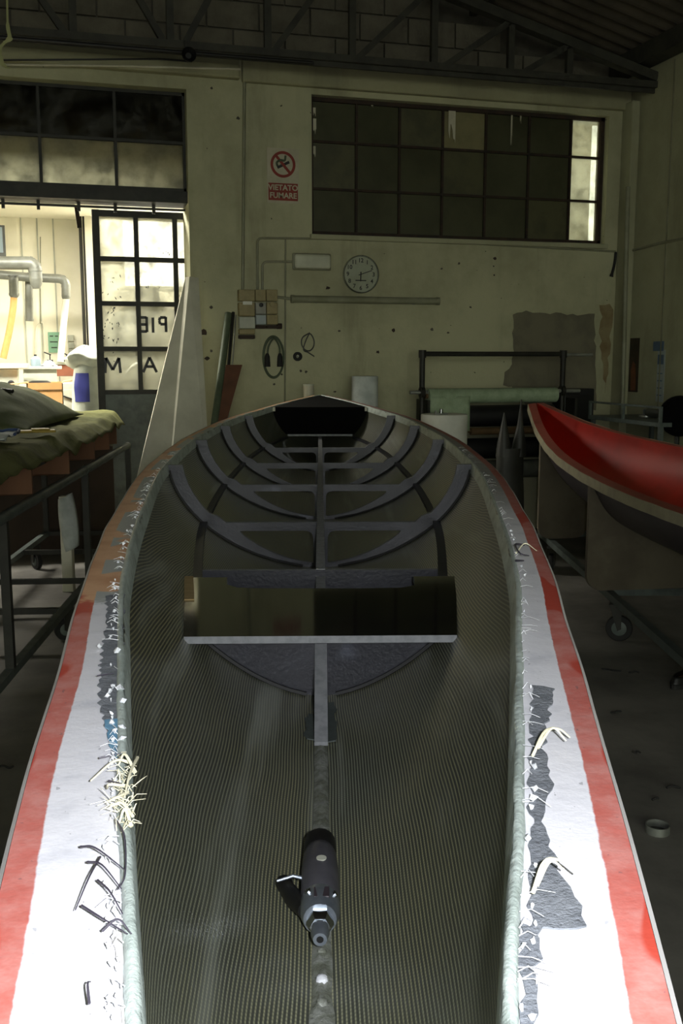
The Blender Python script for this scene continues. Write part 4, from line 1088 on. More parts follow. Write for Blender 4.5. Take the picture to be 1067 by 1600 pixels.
# leaning tubes and sticks
def lean(name, px0, py0, px1, py1, r, m, label, Y0=YW-.06, Y1=7.45, n=12):
    a = onY(px0, py0, Y0); b = onY(px1, py1, Y1); t = (a.z - .0) / (a.z - b.z); b = a + (b - a) * t
    b.z = 0
    o = MB().tube([b + Vector((0, 0, 0)), a], r, n).build(name, m, smooth=True); return tag(o, label, 'tube', 'tubes leaning by the switch boxes')
lean('leaning_tube', 357, 490, 338, 640, .028, 'pole_green', 'thick dull green tube leaning left of the switch boxes')
lean('leaning_tube', 364.5, 488, 351, 640, .012, 'dark_steel', 'thin dark tube leaning beside the green tube', YW-.05, 7.5)
lean('leaning_tube', 368.5, 492, 358, 640, .005, 'zinc', 'slim bright rod leaning beside the dark tube', YW-.04, 7.5)
pd = thing('wooden_paddle', 'brown wooden blade with yellow tip leaning among the tubes', 'paddle', tuple(onY(350, 700, 7.4).xy) + (0,))
o_ = Vector(pd.location)
a = onY(366, 570, 7.62) - o_; b = onY(348, 655, 7.40) - o_
t = a.z / (a.z - b.z); c = a + (b - a) * t; c.z = .0
dirv = (a - c).normalized()
def seg(f0, f1, w0, w1, name, m, th=.02):
    p, q = c + (a-c)*f0, c + (a-c)*f1; sx = Vector((1, 0, 0)); ny_ = Vector((0, th, 0))
    MB().add([p-sx*w0, p+sx*w0, q+sx*w1, q-sx*w1, p-sx*w0+ny_, p+sx*w0+ny_, q+sx*w1+ny_, q-sx*w1+ny_], [(0,1,2,3), (7,6,5,4), (0,4,5,1), (1,5,6,2), (2,6,7,3), (3,7,4,0)]).build(name, m, pd)
seg(0, .58, .025, .03, 'handle', 'yellow_paint'); seg(.58, .74, .03, .034, 'handle_top', 'brown_wood'); seg(.74, 1.0, .036, .062, 'blade', 'brown_wood')
# bench hidden behind the bow carrying a cup; standing rolls
bx = CF(-.28, 7.62, 0); bn = thing('small_bench', 'small work bench behind the bow against the wall', 'bench', (bx.x, YW-.26, 0))
MB().box((-.36, -.22, .96), (.36, .24, 1.0)).build('bench_top', 'plywood_dusty', bn)
for sx_ in (-.33, .33):
    for sy_ in (-.19, .21): MB().box((sx_-.02, sy_-.02, 0), (sx_+.02, sy_+.02, .96)).build('leg', 'dark_steel', bn)
p = onY(482, 622, YW-.2)
cp = thing('paint_pot', 'small pale pot standing behind the tip of the bow', 'pot', (p.x, YW-.2, 1.0))
zt = onY(482, 601, YW-.2).z - 1.0
MB().lathe([(.038, 0), (.041, zt), (.037, zt), (.036, zt-.02)], n=20).build('cup', 'enamel_cream', cp, smooth=True)
MB().lathe([(.043, zt-.008), (.043, zt+.004)], n=20).build('cup_rim', 'lamp_plastic', cp, smooth=True)
p = onY(570, 588, 7.55); rl = thing('fabric_roll', 'upright roll of fabric in glossy wrap behind the bow', 'roll', (p.x, 7.55, 0))
MB().lathe([(.098, 0), (.1, .02), (.1, p.z-.012), (.095, p.z)], n=28).build('roll', 'paper_white', rl, smooth=True)
MB().lathe([(.104, p.z-.5), (.105, p.z-.2), (.103, p.z+.001), (.06, p.z+.002)], n=28).build('wrap', 'cloth_white', rl, smooth=True)
p = onY(694, 647, 7.2); rl = thing('paper_roll', 'big white upright roll beside the fabric rack', 'roll', (p.x, 7.2, 0))
MB().lathe([(.178, 0), (.18, .01), (.18, p.z-.006), (.176, p.z), (.04, p.z), (.04, p.z-.05)], n=36).build('roll', 'paper_white', rl, smooth=True)
wr = thing('metal_clamp', 'small metal clamp lying on the big white roll', 'clamp', (p.x-.05, 7.14, p.z+.001))
MB().box((-.05, -.012, 0), (.05, .012, .012)).build('bar', 'zinc', wr, bevel=.003)
MB().lathe([(.014, 0), (.014, .03), (.01, .034)], (0.0, 0, .010), n=12).build('screw', 'chrome', wr, smooth=True)
MB().box((-.05, -.01, .01), (-.038, .01, .03)).build('jaw', 'zinc', wr)
# rack of fabric rolls
RY = 7.45
def rp(px, py): return onY(px, py, RY)
rk = thing('roll_rack', 'steel pipe rack for fabric rolls against the back wall', 'rack', (rp(770, 600).x, RY, 0))
o_ = Vector(rk.location)
xa, xb, xc = rp(660, 553).x - o_.x, rp(880, 556).x - o_.x, rp(925, 559).x - o_.x
zt = rp(660, 553).z
for x in (xa, xb): MB().tube([(x, 0, 0), (x, 0, zt+.02)], .022, 12).build('post', 'dark_steel', rk, smooth=True)
MB().tube([(xa, 0, zt), (xb, 0, zt)], .019, 12).build('top_bar', 'dark_steel', rk, smooth=True)
MB().tube([(xb, 0, zt-.005), (xc, 0, zt-.005)], .013, 10).build('bar_end', 'zinc', rk, smooth=True)
for x in (xa, xb): MB().lathe([(.03, -.03), (.03, .03)], (x, 0, zt), n=14).build('coupling', 'dark_steel', rk)
for x in (xa, xb): MB().box((x-.04, -.05, 0), (x+.04, .05, .03)).build('foot', 'dark_steel', rk)
za = rp(665, 613).z
MB().tube([(xa-.10, -.0, za), (xb+.16, 0, za)], .016, 10).build('axle', 'zinc', rk, smooth=True)
for x in (xa, xb): MB().lathe([(.045, -.015), (.045, .015)], (x, 0, za), (1, 0, 0), 16).build('axle_bracket', 'dark_steel', rk)
def hroll(px0, px1, py, r, m, name, label, Y=RY, core=True):
    a, b = onY(px0, py, Y), onY(px1, py, Y); h = thing(name, label, 'roll', (a.x, Y, a.z), 0, 'rolls on the rack')
    L_ = b.x - a.x
    MB().tube([(0, 0, 0), (L_, 0, 0)], r, 24).build('roll', m, h, smooth=True)
    if core: MB().tube([(-.02, 0, 0), (L_+.02, 0, 0)], r*.35, 14).build('core_tube', 'card_brown', h, smooth=True)
    return h, L_
h, L_ = hroll(668, 868, 619, .060, 'glass_roll', 'fibre_roll', 'pale green glass cloth roll on the upper axle of the rack', RY-.001)
def sheet_fn(i, j):
    return (L_*.30*i + .0, -.061 - .006*math.sin(i*9) - .004*j, -.0 - .26*j + .02*math.sin(i*5)*j)
MB().grid(sheet_fn, 14, 8).build('hanging_sheet', 'glass_roll', h, smooth=True, solid=.004)
hroll(690, 862, 651, .088, 'carbon_roll', 'carbon_roll', 'thick black cloth roll under the pale green roll', RY+.10)
hroll(735, 862, 674, .03, 'card_brown', 'cardboard_tube', 'brown cardboard tube lying between the black rolls', RY-.03)
hroll(700, 860, 702, .085, 'carbon_roll', 'carbon_roll', 'black cloth roll below the brown cardboard tube', RY+.06)
h, L_ = hroll(725, 862, 735, .075, 'plastic_wrap', 'film_roll', 'clear plastic wrapped roll lowest on the rack', RY-.02)
# side cheeks that hold the lower rolls
for x in (xa+.04, xb+.10): MB().box((x-.012, -.06, .2), (x+.012, .2, za-.06)).build('cheek', 'dark_steel', rk)
hb_a, hb_b = onY(870, 640, RY+.16), onY(921, 607, RY+.16)
bs = thing('black_case', 'black upright case beside the rack behind the red boat', 'case', ((hb_a.x+hb_b.x)/2+.02, RY+.2, 0))
w_ = (hb_b.x-hb_a.x)/2
MB().box((-w_, -.09, 0), (w_, .09, hb_b.z)).build('body', 'carbon_roll', bs, bevel=.01)
MB().box((-w_+.02, -.097, .05), (w_-.02, -.088, hb_b.z-.05)).build('front_panel', 'black_plastic', bs, bevel=.004)
# dark plastic bag with pointed ears in front of the rack
p = onZ(806, 850, 0); q = CF(1.19, 7.0, 0)
bg_ = thing('plastic_bag', 'dark clear plastic bag with two pointed ears in front of the rack', 'bag', tuple(q))
zb = [0, .3, .62, .72, .80, .84, 1.0, 1.18]
mb = MB()
def bag_fn(i, j):
    z = .86*i; a = j*2*math.pi; r = .125*(1-.2*i) + .012*noise.noise(Vector((math.cos(a)*2, math.sin(a)*2, z*7)))
    return (r*math.cos(a), r*.6*math.sin(a), z)
mb.grid(bag_fn, 14, 24)
MB_ear = []
mb.build('bag_body', 'bag_clear', bg_, smooth=True)
for x, h_, lx in ((-.045, 1.11, -.02), (.05, 1.2, .05)):
    MB().lathe([(.055, .80), (.045, .90), (.02, 1.03), (.003, h_)], (x, 0, 0), (lx*.4, 0, 1), 12).build('bag_ear', 'bag_clear', bg_, smooth=True)
# bench vice / fan corner at the far right
p = onX(1062, 650, XR-.5)
fn_ = thing('floor_fan', 'dark round fan standing by the right wall behind the red boat', 'fan', (p.x, p.y, 0))
MB().lathe([(.13, -.05), (.145, -.04), (.145, .04), (.13, .05), (.12, .03)], (0, 0, p.z), (-.5, -.85, 0), 28).build('fan_cage', 'matt_black', fn_, smooth=True)
for k_ in range(4):
    a = k_*math.pi/2; MB().box((-.03, -.004, .02), (.03, .004, .12), M=T(0, 0, p.z) @ Matrix.Rotation(-.53, 4, 'Z') @ Matrix.Rotation(a, 4, 'Y') @ Matrix.Rotation(.4, 4, 'Z')).build('blade', 'grey_machine_dark', fn_)
MB().tube([(0, .02, .02), (0, .02, p.z-.12)], .018, 10).build('pole', 'dark_steel', fn_, smooth=True)
MB().lathe([(.18, 0), (.18, .02), (.03, .04)], n=24).build('base', 'dark_steel', fn_, smooth=True)
p = onX(985, 662, XR-.35)
ws_ = thing('work_stand', 'low grey steel stand cluttered with tools by the right corner', 'stand', (XR-.36, 6.7, 0))
zt = 1.03
MB().box((-.3, -.5, zt-.03), (.3, .5, zt)).build('top', 'grey_paint_steel', ws_)
for sx_ in (-.27, .27):
    for sy_ in (-.47, .47): MB().box((sx_-.015, sy_-.015, 0), (sx_+.015, sy_+.015, zt-.03)).build('leg', 'grey_paint_steel', ws_)
MB().box((-.3, -.5, zt+.1), (-.28, .5, zt+.115)).build('guard_rail', 'grey_paint_steel', ws_)
for y in (-.49, .0, .49): MB().box((-.3, y-.01, zt), (-.28, y+.01, zt+.1)).build('rail_post', 'grey_paint_steel', ws_)
tk = thing('grinder', 'dark hand grinder lying on the steel stand', 'tool', (XR-.36, 6.75, zt+.001))
MB().tube([(0, -.16, .035), (0, .06, .035)], [.03, .034], 14).build('body', 'grey_machine_dark', tk, smooth=True)
MB().lathe([(.055, 0), (.055, .012), (.02, .02)], (0, .09, .0), (0, 0, 1), 20).build('disc', 'zinc', tk, smooth=True)
MB().box((-.02, .05, .01), (.02, .11, .06)).build('head', 'drill_metal', tk, bevel=.006)

# ================================================================== red boat on the right
RB_S = [(0, .004), (.2, .052), (.45, .11), (.85, .195), (1.5, .315), (2.3, .42), (3.2, .49), (4.2, .50), (5.2, .42)]
RB_R = [(0, 1.155), (.25, 1.10), (.6, 1.03), (1.1, .97), (1.8, .93), (2.6, .915), (5.2, .915)]
RB_K = [(0, 1.10), (.2, .95), (.5, .80), (1.0, .66), (1.8, .58), (2.6, .56), (5.2, .60)]
bow = CF(1.45, 7.45, 0)
RB_YAW = -TH - math.radians(7.0) * -1            # bow points away, hull runs back to the right of us
rb = thing('red_boat', 'red lined boat hull with cream flange standing on a cart at the right', 'boat', (bow.x, bow.y, 0), -TH + math.radians(8.0))
HEEL = math.radians(5.0)
def rbp(x, s, z):     # s metres back from the bow, heeled to the left
    zz = z - .9; return Vector((x * math.cos(HEEL) - zz * math.sin(HEEL) * .0, -s, .9 + zz * math.cos(HEEL) + x * math.sin(HEEL)))
rw_ = lambda s: interp(RB_S, s); rr_ = lambda s: interp(RB_R, s); rk_ = lambda s: interp(RB_K, s)
def rsec(s, h, off=0): return (rw_(s) + off) * max(1 - h ** 1.9, 0) ** .52, rr_(s) + (rk_(s) - rr_(s)) * h
SL = 5.0
def ri(i, j, off=0, drop=0):
    s = SL * i ** 1.3; q = 2*j - 1; u = 1 - abs(q); h = 1 - (1-u) ** 1.8; x, z = rsec(s, h, off); return rbp(math.copysign(x, q) if abs(q) > 1e-6 else 0, s, z - drop * h)
MB().grid(lambda i, j: ri(i, j), 60, 28).build('inner_lining', 'red_gel', rb, smooth=True, fix=False)
MB().grid(lambda i, j: ri(i, j, .014, .02), 60, 28, flip=True).build('outer_shell', 'hull_purple', rb, smooth=True, fix=False)
def r_out(s, w):
    e = .02; a = Vector((rw_(max(s-e, 0)), max(s-e, 0))); b = Vector((rw_(s+e), s+e)); t = (b-a).normalized(); n = Vector((t.y, -t.x))
    p = Vector((rw_(s), s)) + n * w; return p
for q in (-1, 1):
    def f1(i, j, q=q):
        s = SL * i ** 1.5; p = r_out(s, .055 * j); return rbp(q * max(p.x, 0), p.y, rr_(s) + .002 - .004*j)
    MB().grid(f1, 80, 4).build('flange', 'pink_gel', rb, solid=.006)
    def f2(i, j, q=q):
        s = SL * i ** 1.5; w = [.055, .058, .060, .054][int(round(j*3))]; dz = [-.001, -.004, -.05, -.052][int(round(j*3))]
        p = r_out(s, w + .002*noise.noise(Vector((s*7, j, q)))); return rbp(q * max(p.x, 0), p.y, rr_(s) + dz + .004*noise.noise(Vector((s*5, 2, q))))
    MB().grid(f2, 80, 3).build('flange_edge', 'cream_edge', rb, solid=.004)
# upright cradle boards with rounded lower corners
for s in (.62, 2.15, 3.7):
    w = rw_(s) + .0; zt_ = rk_(s); zl = rr_(s) - .065
    half = [(hh_, zz_) for hh_, zz_ in [(rsec(s, h, .02)[0], rsec(s, h)[1] - .025) for h in [1, .97, .9, .8, .65, .5, .3, .12]]]
    half = [(x + .004, max(min(z, zl), .3)) for x, z in half]
    R_ = .09; wl_ = w + .03
    right = half + [(wl_, zl - .01)] + [(wl_ - R_ + R_*math.cos(a), .245 + R_ - R_*math.sin(a)) for a in [i*math.pi/12 for i in range(7)]]
    loop = right + [(-x, z) for x, z in reversed(right)]
    cl_ = [loop[0]]
    for p in loop[1:]:
        if (Vector(p) - Vector(cl_[-1])).length > 1e-3: cl_.append(p)
    plate('cradle_board', [cl_], .03, ['plywood_dusty'], rb, Matrix(((math.cos(0),0,0,0),(0,0,-1,-s),(math.sin(HEEL)*.0,1,0,0),(0,0,0,1))))
def castor(parent, x, y, z, a=0.0, r=.055):
    c = bpy.data.objects.new('castor', None); COL.objects.link(c); c.parent = parent; c.location = (x, y, 0); c.rotation_euler = (0, 0, a); c.empty_display_size = .05
    MB().lathe([(r*.55, -.016), (r*.95, -.016), (r, -.011), (r, .011), (r*.95, .016), (r*.55, .016)], (0, .02, r), (1, 0, 0), 24).build('wheel', 'black_rubber', c, smooth=True)
    MB().lathe([(r*.56, -.018), (r*.5, -.02), (r*.2, -.021), (r*.2, .021), (r*.5, .02), (r*.56, .018)], (0, .02, r), (1, 0, 0), 20)  .build('hub', 'grey_paint_steel', c, smooth=True)
    mb = MB()
    for q in (-1, 1): mb.add([Vector((q*.024, y_, z_)) for y_, z_ in ((-.03, z-.012), (.03, z-.012), (.032, r), (.012, r-.012))] + [Vector((q*.028, y_, z_)) for y_, z_ in ((-.03, z-.012), (.03, z-.012), (.032, r), (.012, r-.012))], [(0,1,2,3), (7,6,5,4), (0,4,5,1), (1,5,6,2), (2,6,7,3), (3,7,4,0)])
    mb.box((-.03, -.035, z-.016), (.03, .035, z)); mb.build('fork', 'dark_steel', c)
rc = thing('boat_cart', 'low steel cart on castors under the red boat', 'cart', (bow.x, bow.y, 0), -TH)
xr0 = .01
for x in (xr0, xr0+.62): MB().box((x-.02, -4.6, .20), (x+.02, -.25, .24)).build('side_rail', 'grey_paint_steel', rc)
for y in (-.3, -2.1, -4.5): MB().box((xr0, y-.02, .2), (xr0+.62, y+.02, .238)).build('cross_bar', 'grey_paint_steel', rc)
for x in (xr0, xr0+.62):
    for y in (-.65, -2.3, -4.3): castor(rc, x, y, .2, .4 + y, .07)

# ================================================================== covered mould on the left cart
C_YAW = -TH + math.radians(3.4)
c0 = CF(-1.39, 4.05, 0)
ct = thing('tube_cart', 'grey steel tube cart with castors along the left of the boat', 'cart', (c0.x, c0.y, 0), C_YAW)
ZT, ZB = .845, .19
y0, y1 = -1.3, 3.35
for x in (0, -.62):
    MB().tube([(x, y0, ZT), (x, y1, ZT)], .024, 12).build('top_rail', 'grey_paint_steel', ct, smooth=True)
    MB().box((x-.018, y0, ZB-.018), (x+.018, y1, ZB+.018)).build('bottom_rail', 'grey_paint_steel', ct)
    for y in (y0+.02, -.02, 1.70, y1-.02):
        MB().box((x-.018, y-.018, ZB), (x+.018, y+.018, ZT)).build('post', 'dark_steel', ct)
for y in (y0+.02, 1.0, 1.70, 2.6, y1-.02): MB().box((-.62, y-.015, ZB-.016), (0, y+.015, ZB+.014)).build('cross_bar', 'dark_steel', ct)
for x in (0, -.62):
    for y in (y0+.2, 1.12, 2.95): castor(ct, x, y, ZB-.018, .9 + y, .06)
MB().lathe([(.027, -.02), (.027, .02)], (0, 1.70, ZT), (0, 1, 0), 12).build('coupling', 'grey_paint_steel', ct)
cm = thing('covered_mould', 'covered hull mould on plywood cradles resting on the left cart', 'mould', (c0.x, c0.y, 0), C_YAW)
# hull of the mould
MW = [(-1.6, .42), (0, .46), (1.2, .47), (2.2, .46), (3.0, .43), (3.45, .40)]
MRZ = 1.055
def mfn(i, j):
    y = -1.5 + 4.9*i; q = 2*j-1; u = 1-abs(q); h = 1-(1-u)**1.8; w = interp(MW, y); xr = -.30 - .0*y
    return (-.52 + math.copysign(w * max(1-h**1.8, 0)**.55, q) if abs(q) > 1e-6 else -.52, y, MRZ - .21*h)
MB().grid(mfn, 40, 24).build('mould_shell', 'mould_dark', cm, smooth=True, solid=.008)
for k_, y in enumerate((-.5, .52, 1.32, 2.1, 2.75, 3.2)):
    w = interp(MW, y) + .045; half = []
    for h in (1, .9, .75, .55, .35, .15): half.append((interp(MW, y) * max(1-h**1.8, 0)**.55 + .012, MRZ - .21*h - .014))
    xo = -.52; xmax = max(w, .30)
    right = half + [(xmax, MRZ-.03), (xmax, ZT+.025)]
    loop = [(x, z) for x, z in right] + [(-x, z) for x, z in reversed(right)]
    cl_ = [loop[0]]
    for p in loop[1:]:
        if (Vector(p) - Vector(cl_[-1])).length > 1e-3: cl_.append(p)
    plate('cradle_board', [cl_], .02, ['plywood'], cm, Matrix(((1,0,0,xo),(0,0,-1,y),(0,1,0,0),(0,0,0,1))))
# crumpled sheet draped over the flange
def cover(i, j):
    y = -1.5 + 4.95*i; w = interp(MW, y) + .10; q = 2*j-1; x = -.52 + q*w*1.02
    edge = max(0, abs(q)-.82)/.18
    n1 = noise.noise(Vector((x*5, y*5, .3))); n2 = noise.noise(Vector((x*13, y*11, 2.3)))
    z = MRZ + .03 + .022*n1 + .012*n2 - edge*(.075 + .05*noise.noise(Vector((y*4.2, q, 5)))) + .02*math.exp(-(q*2)**2)
    return (x - q*edge*.02, y, z)
MB().grid(cover, 110, 40).build('cover_sheet', 'sheet_green', cm, smooth=True, solid=.003)
# white cloth with blue hem on top
cl = thing('rag', 'white cloth with a blue hem lying on the covered mould', 'cloth', (c0.x, c0.y, 0), C_YAW)
def ragf(i, j):
    a, b = i*.42 - .24, j*.5
    x = -.28 + a - .12*b; y = .42 + b; q = (x + .52) / (interp(MW, y) + .1); edge = max(0, abs(q)-.80)/.18
    return (min(x, .14 - .0*b), y, MRZ + .075 + .02*noise.noise(Vector((x*9, y*8, 8))) + .012*noise.noise(Vector((x*22, y*20, 1))) - min(edge, 1.3)*.085)
MB().grid(ragf, 26, 26).build('cloth', 'cloth_white', cl, smooth=True, solid=.003)
hem = [Vector(ragf(.55 + .45*t, .98)) + Vector((0, 0, .005)) for t in [k/12 for k in range(13)]] + [Vector(ragf(1.0, .98 - .35*t)) + Vector((.003, 0, .005)) for t in [k/8 for k in range(1, 9)]]
MB().tube(hem, .008, 7).build('hem', 'cloth_blue', cl, smooth=True)
MB().tube([Vector(ragf(.6, .98 - .35*t)) + Vector((0, 0, .006)) for t in [k/8 for k in range(9)]], .006, 7).build('hem', 'cloth_blue', cl, smooth=True)
yb = thing('yellow_offcut', 'small yellow offcut beside the white cloth', 'offcut', tuple(Matrix.Translation(c0) @ RZ(C_YAW) @ Vector((-.12, 1.12, MRZ+.055))), C_YAW + .3)
MB().box((-.09, -.04, 0), (.09, .04, .012)).build('strip', 'yellow_paint', yb, bevel=.004)
MB().box((-.03, -.04, .012), (.06, .04, .02)).build('fold', 'yellow_paint', yb, bevel=.003)
# tarp covered lump lying on the mould
tm = thing('tarp_mound', 'dull green tarpaulin humped over goods on the covered mould', 'tarpaulin', tuple(Matrix.Translation(c0) @ RZ(C_YAW) @ Vector((-.62, 2.0, MRZ + .055))), C_YAW)
def tarp(i, j):
    x = -.42 + .84*i; y = -.75 + 1.5*j
    e = max(0, 1 - (abs(x)/.42)**2.0) * max(0, 1 - (abs(y)/.75)**2.4)
    z = .23 * e ** .75 + .012*noise.noise(Vector((x*9, y*7, 0))) * min(1, e*4)
    return (x, y, max(z, 0))
MB().grid(tarp, 40, 50).build('tarpaulin', 'tarp_green', tm, smooth=True, solid=.004)
MB().tube([(-.3, -.05, .235), (.22, -.25, .19)], .012, 8).build('batten', 'dark_steel', tm, smooth=True)
# dark boards added across the lower doorway to block light from the far room
for k_, (x0, x1, zt_, lb_) in enumerate(((-3.1, -1.7, .93, 'added dark board blocking light low in the doorway, furthest left'), (-1.66, -.72, .96, 'added dark board blocking light low in the doorway behind the tarpaulin'), (-.68, .40, .94, 'added dark board blocking light low in the doorway beside the glazed door'))):
    bo = thing('light_block_board', lb_, 'board', ((x0+x1)/2, YW-.03, 0), 0, 'added light blocking boards in the doorway'); w_ = (x1-x0)/2
    MB().box((-w_, -.02, 0), (w_, .0, zt_)).build('sheet', 'brown_dark', bo); MB().box((-w_, -.045, zt_-.12), (w_, -.02, zt_-.06)).build('batten', 'plywood_dusty', bo)
# pale wrapped post and dark bin under the left cart
p = CF(-1.76, 6.28, 0)
wpst = thing('wrapped_post', 'pale post wrapped in film standing beyond the left cart', 'post', (p.x, p.y, 0), -TH)
MB().box((-.035, -.03, 0), (.035, .03, .62)).build('post', 'white_foam', wpst, bevel=.004)
MB().grid(lambda i, j: ((.045+.03*i*(1-i)*2)*math.cos(2*math.pi*j)+.03*i, .05*math.sin(2*math.pi*j), .62-.34*i+.02*math.cos(6*j)), 8, 14).build('film', 'cloth_white', wpst, smooth=True, solid=.002)

# ================================================================== bright room beyond the doorway
R2X0, R2X1, R2Y1, R2Z = -4.6, 3.0, 12.2, 3.05
struct(MB().box((R2X0, YW+WT, -.2), (R2X1, R2Y1, 0)).build('floor_far_room', 'floor_light'))
struct(MB().box((R2X0-.1, R2Y1, 0), (R2X1+.1, R2Y1+.1, R2Z)).build('wall_far_room', 'wall_cream'), 'cream panelled wall of the bright far room')
struct(MB().box((R2X0-.1, YW+WT, 0), (R2X0, R2Y1, R2Z)).build('wall_far_left', 'wall_cream'))
struct(MB().box((R2X1, YW+WT, 0), (R2X1+.1, R2Y1, R2Z)).build('wall_far_right', 'wall_cream'))
struct(MB().box((R2X0-.1, YW+WT+.0, R2Z), (R2X1+.1, R2Y1+.1, R2Z+.08)).build('ceiling_far_room', 'wall_cream'))
for i, px in enumerate((37, 62, 87, -20)):
    x = onY(px, 450, R2Y1).x
    struct(MB().box((x-.008, R2Y1-.008, 0), (x+.008, R2Y1, R2Z)).build('trim_%d' % (7+i), 'machine_grey'))
a, b = onY(124, 380, R2Y1-.3), onY(133, 380, R2Y1-.3)
struct(MB().box((a.x, R2Y1-.3, 0), (a.x+.035, R2Y1-.25, R2Z)).box((b.x-.02, R2Y1-.3, 0), (b.x, R2Y1-.27, R2Z)).build('trim_11', 'dark_steel'), 'dark steel upright in the far room')
struct(MB().box((b.x, R2Y1-.34, 0), (R2X1, R2Y1-.22, R2Z)).build('wall_far_partition', 'wall_cream'))
# lit window seen through the frosted panes
p = onY(242, 385, 11.6)
wn = struct(bpy.data.objects.new('window_3', None), 'sunlit window of the far room glowing through the frosted door'); COL.objects.link(wn)
MB().box((p.x-.32, 11.84, p.z-.42), (p.x+.36, 11.855, p.z+.30)).build('pane', 'daylit_pane', wn)
MB().box((p.x-.36, 11.835, p.z-.46), (p.x+.40, 11.85, p.z-.42)).box((p.x-.36, 11.835, p.z+.30), (p.x+.40, 11.85, p.z+.34)).build('window_frame', 'machine_grey', wn)
def q2(px, py, Y): return onY(px, py, Y)
def duct(pts, r, Y, label, name='air_duct', m='duct_zinc', cat='duct', grp='extraction ducts in the far room', rings=True, noz=None):
    P = [q2(x, y, Y) for x, y in pts]; c = thing(name, label, cat, tuple(P[0]), 0, grp); o_ = P[0]
    pp = fillet_path([p - o_ for p in P], r*2.4, 8)
    MB().tube(pp, r, 18).build('pipe', m, c, smooth=True)
    if rings:
        for k_ in (len(pp)//3, 2*len(pp)//3, len(pp)-2):
            d_ = (pp[k_] - pp[k_-1]).normalized(); MB().tube([pp[k_]-d_*.012, pp[k_]+d_*.012], r*1.07, 18).build('ring', m, c, smooth=True)
    if noz:
        d_ = (pp[-1]-pp[-2]).normalized(); MB().tube([pp[-1], pp[-1]+d_*noz*.5, pp[-1]+d_*noz], [r, r*.9, r*.55], 18).build('nozzle', m, c, smooth=True)
    return c
duct([(-60, 411), (54, 411), (56, 436)], .062, 10.2, 'fat zinc duct bending down near the doorway', noz=.09)
duct([(-60, 424), (40, 433), (103, 436), (103, 462)], .045, 10.9, 'thin zinc duct running right and dropping above the green notice', noz=.05)
duct([(21, 432), (22, 460)], .048, 10.7, 'short vertical zinc duct above the orange hose', noz=.04)
duct([(45, 437), (46, 500)], .040, 11.0, 'straight zinc drop pipe between the two hoses')
def hose(pts, r, Y, m, label, name='hose'):
    return tag(MB().tube(smooth_path([q2(x, y, Y) for x, y in pts], 6), r, 12).build(name, m, smooth=True), label, 'hose', 'hoses in the far room')
hose([(22, 462), (20, 485), (14, 520), (5, 560)], .033, 10.7, 'hose_orange', 'orange hose hanging from the short zinc duct')
hose([(103, 467), (99, 510), (94, 565)], .034, 10.9, 'hose_clear', 'pale clear hose hanging from the thin zinc duct')
hose([(56, 565), (56, 520), (60, 506), (67, 506), (69, 530), (70, 560)], .008, 12.185, 'hose_clear', 'thin pale hose looped on the far wall')
hose([(63, 370), (63, 506)], .006, 12.15, 'pvc_grey', 'thin grey drop wire on the far wall')
# green notice
a, b = q2(76, 551, R2Y1-.02), q2(93, 519, R2Y1-.02)
gn = thing('green_notice', 'pale green notice hanging on the far room wall', 'notice', ((a.x+b.x)/2, R2Y1-.009, a.z))
w_ = (b.x-a.x)/2; h_ = b.z-a.z
MB().box((-w_, -.012, 0), (w_, 0, h_)).build('board', 'tool_green', gn)
for k_, (x0, x1, zz) in enumerate(((-.7, -.1, .78), (.2, .7, .78), (-.7, .6, .5), (-.5, .5, .22))): MB().box((w_*x0, -.014, h_*zz), (w_*x1, -.012, h_*(zz+.05))).build('text_line', 'dark_steel', gn)
# sockets
p = q2(111, 540, R2Y1-.02); so = thing('wall_socket', 'grey wall sockets right of the clear hose', 'socket', (p.x, R2Y1-.009, p.z))
for k_ in range(3): MB().box((-.035, -.03, -.11+.08*k_), (.035, 0, -.04+.08*k_)).build('socket', 'machine_grey', so, bevel=.004)
# picture frame / dark screen top left
a, b = q2(-12, 402, 11.3), q2(7, 352, 11.3)
sc_ = thing('wall_screen', 'dark framed panel at the left edge of the doorway', 'panel', ((a.x+b.x)/2, 11.3, a.z)); w_ = (b.x-a.x)/2
MB().box((-w_, 0, 0), (w_, .04, b.z-a.z)).build('frame', 'grey_machine_dark', sc_); MB().box((-w_+.02, -.004, .05), (w_-.025, 0, b.z-a.z-.02)).build('glass', 'machine_blue', sc_)
MB().box((-.02, .04, .2), (.02, R2Y1-11.3-.001, .24)).build('wall_arm', 'dark_steel', sc_)
# red cabinet left edge
a = q2(2, 560, 10.4)
# saw machine with grey column
p = q2(20, 620, 9.95); mc = thing('saw_machine', 'pale grey machine with a flat table at the left of the doorway', 'machine', (p.x, 9.95, 0))
zt = q2(20, 568, 9.95).z
MB().box((-.30, -.25, zt-.045), (.16, .3, zt)).build('table', 'machine_grey', mc, bevel=.006)
MB().add([(-.30, -.2, zt-.05), (.06, -.2, zt-.05), (.0, -.12, .0), (-.24, -.12, 0), (-.30, .2, zt-.05), (.06, .2, zt-.05), (.0, .16, 0), (-.24, .16, 0)], [(0,1,2,3), (7,6,5,4), (0,4,5,1), (1,5,6,2), (2,6,7,3), (3,7,4,0)]).build('column', 'machine_grey', mc)
MB().lathe([(.03, 0), (.03, .03), (.02, .035)], (.0, -.2, zt-.18), (0, -1, 0), 14).build('hand_wheel', 'black_plastic', mc, smooth=True)
p = q2(66, 575, 10.55); m2 = thing('sanding_table', 'pale machine table with clutter in the middle of the far room', 'machine', (p.x, 10.55, 0)); zt = q2(66, 572, 10.55).z
MB().box((-.21, -.2, zt-.03), (.19, .2, zt)).build('top', 'machine_grey', m2, bevel=.005)
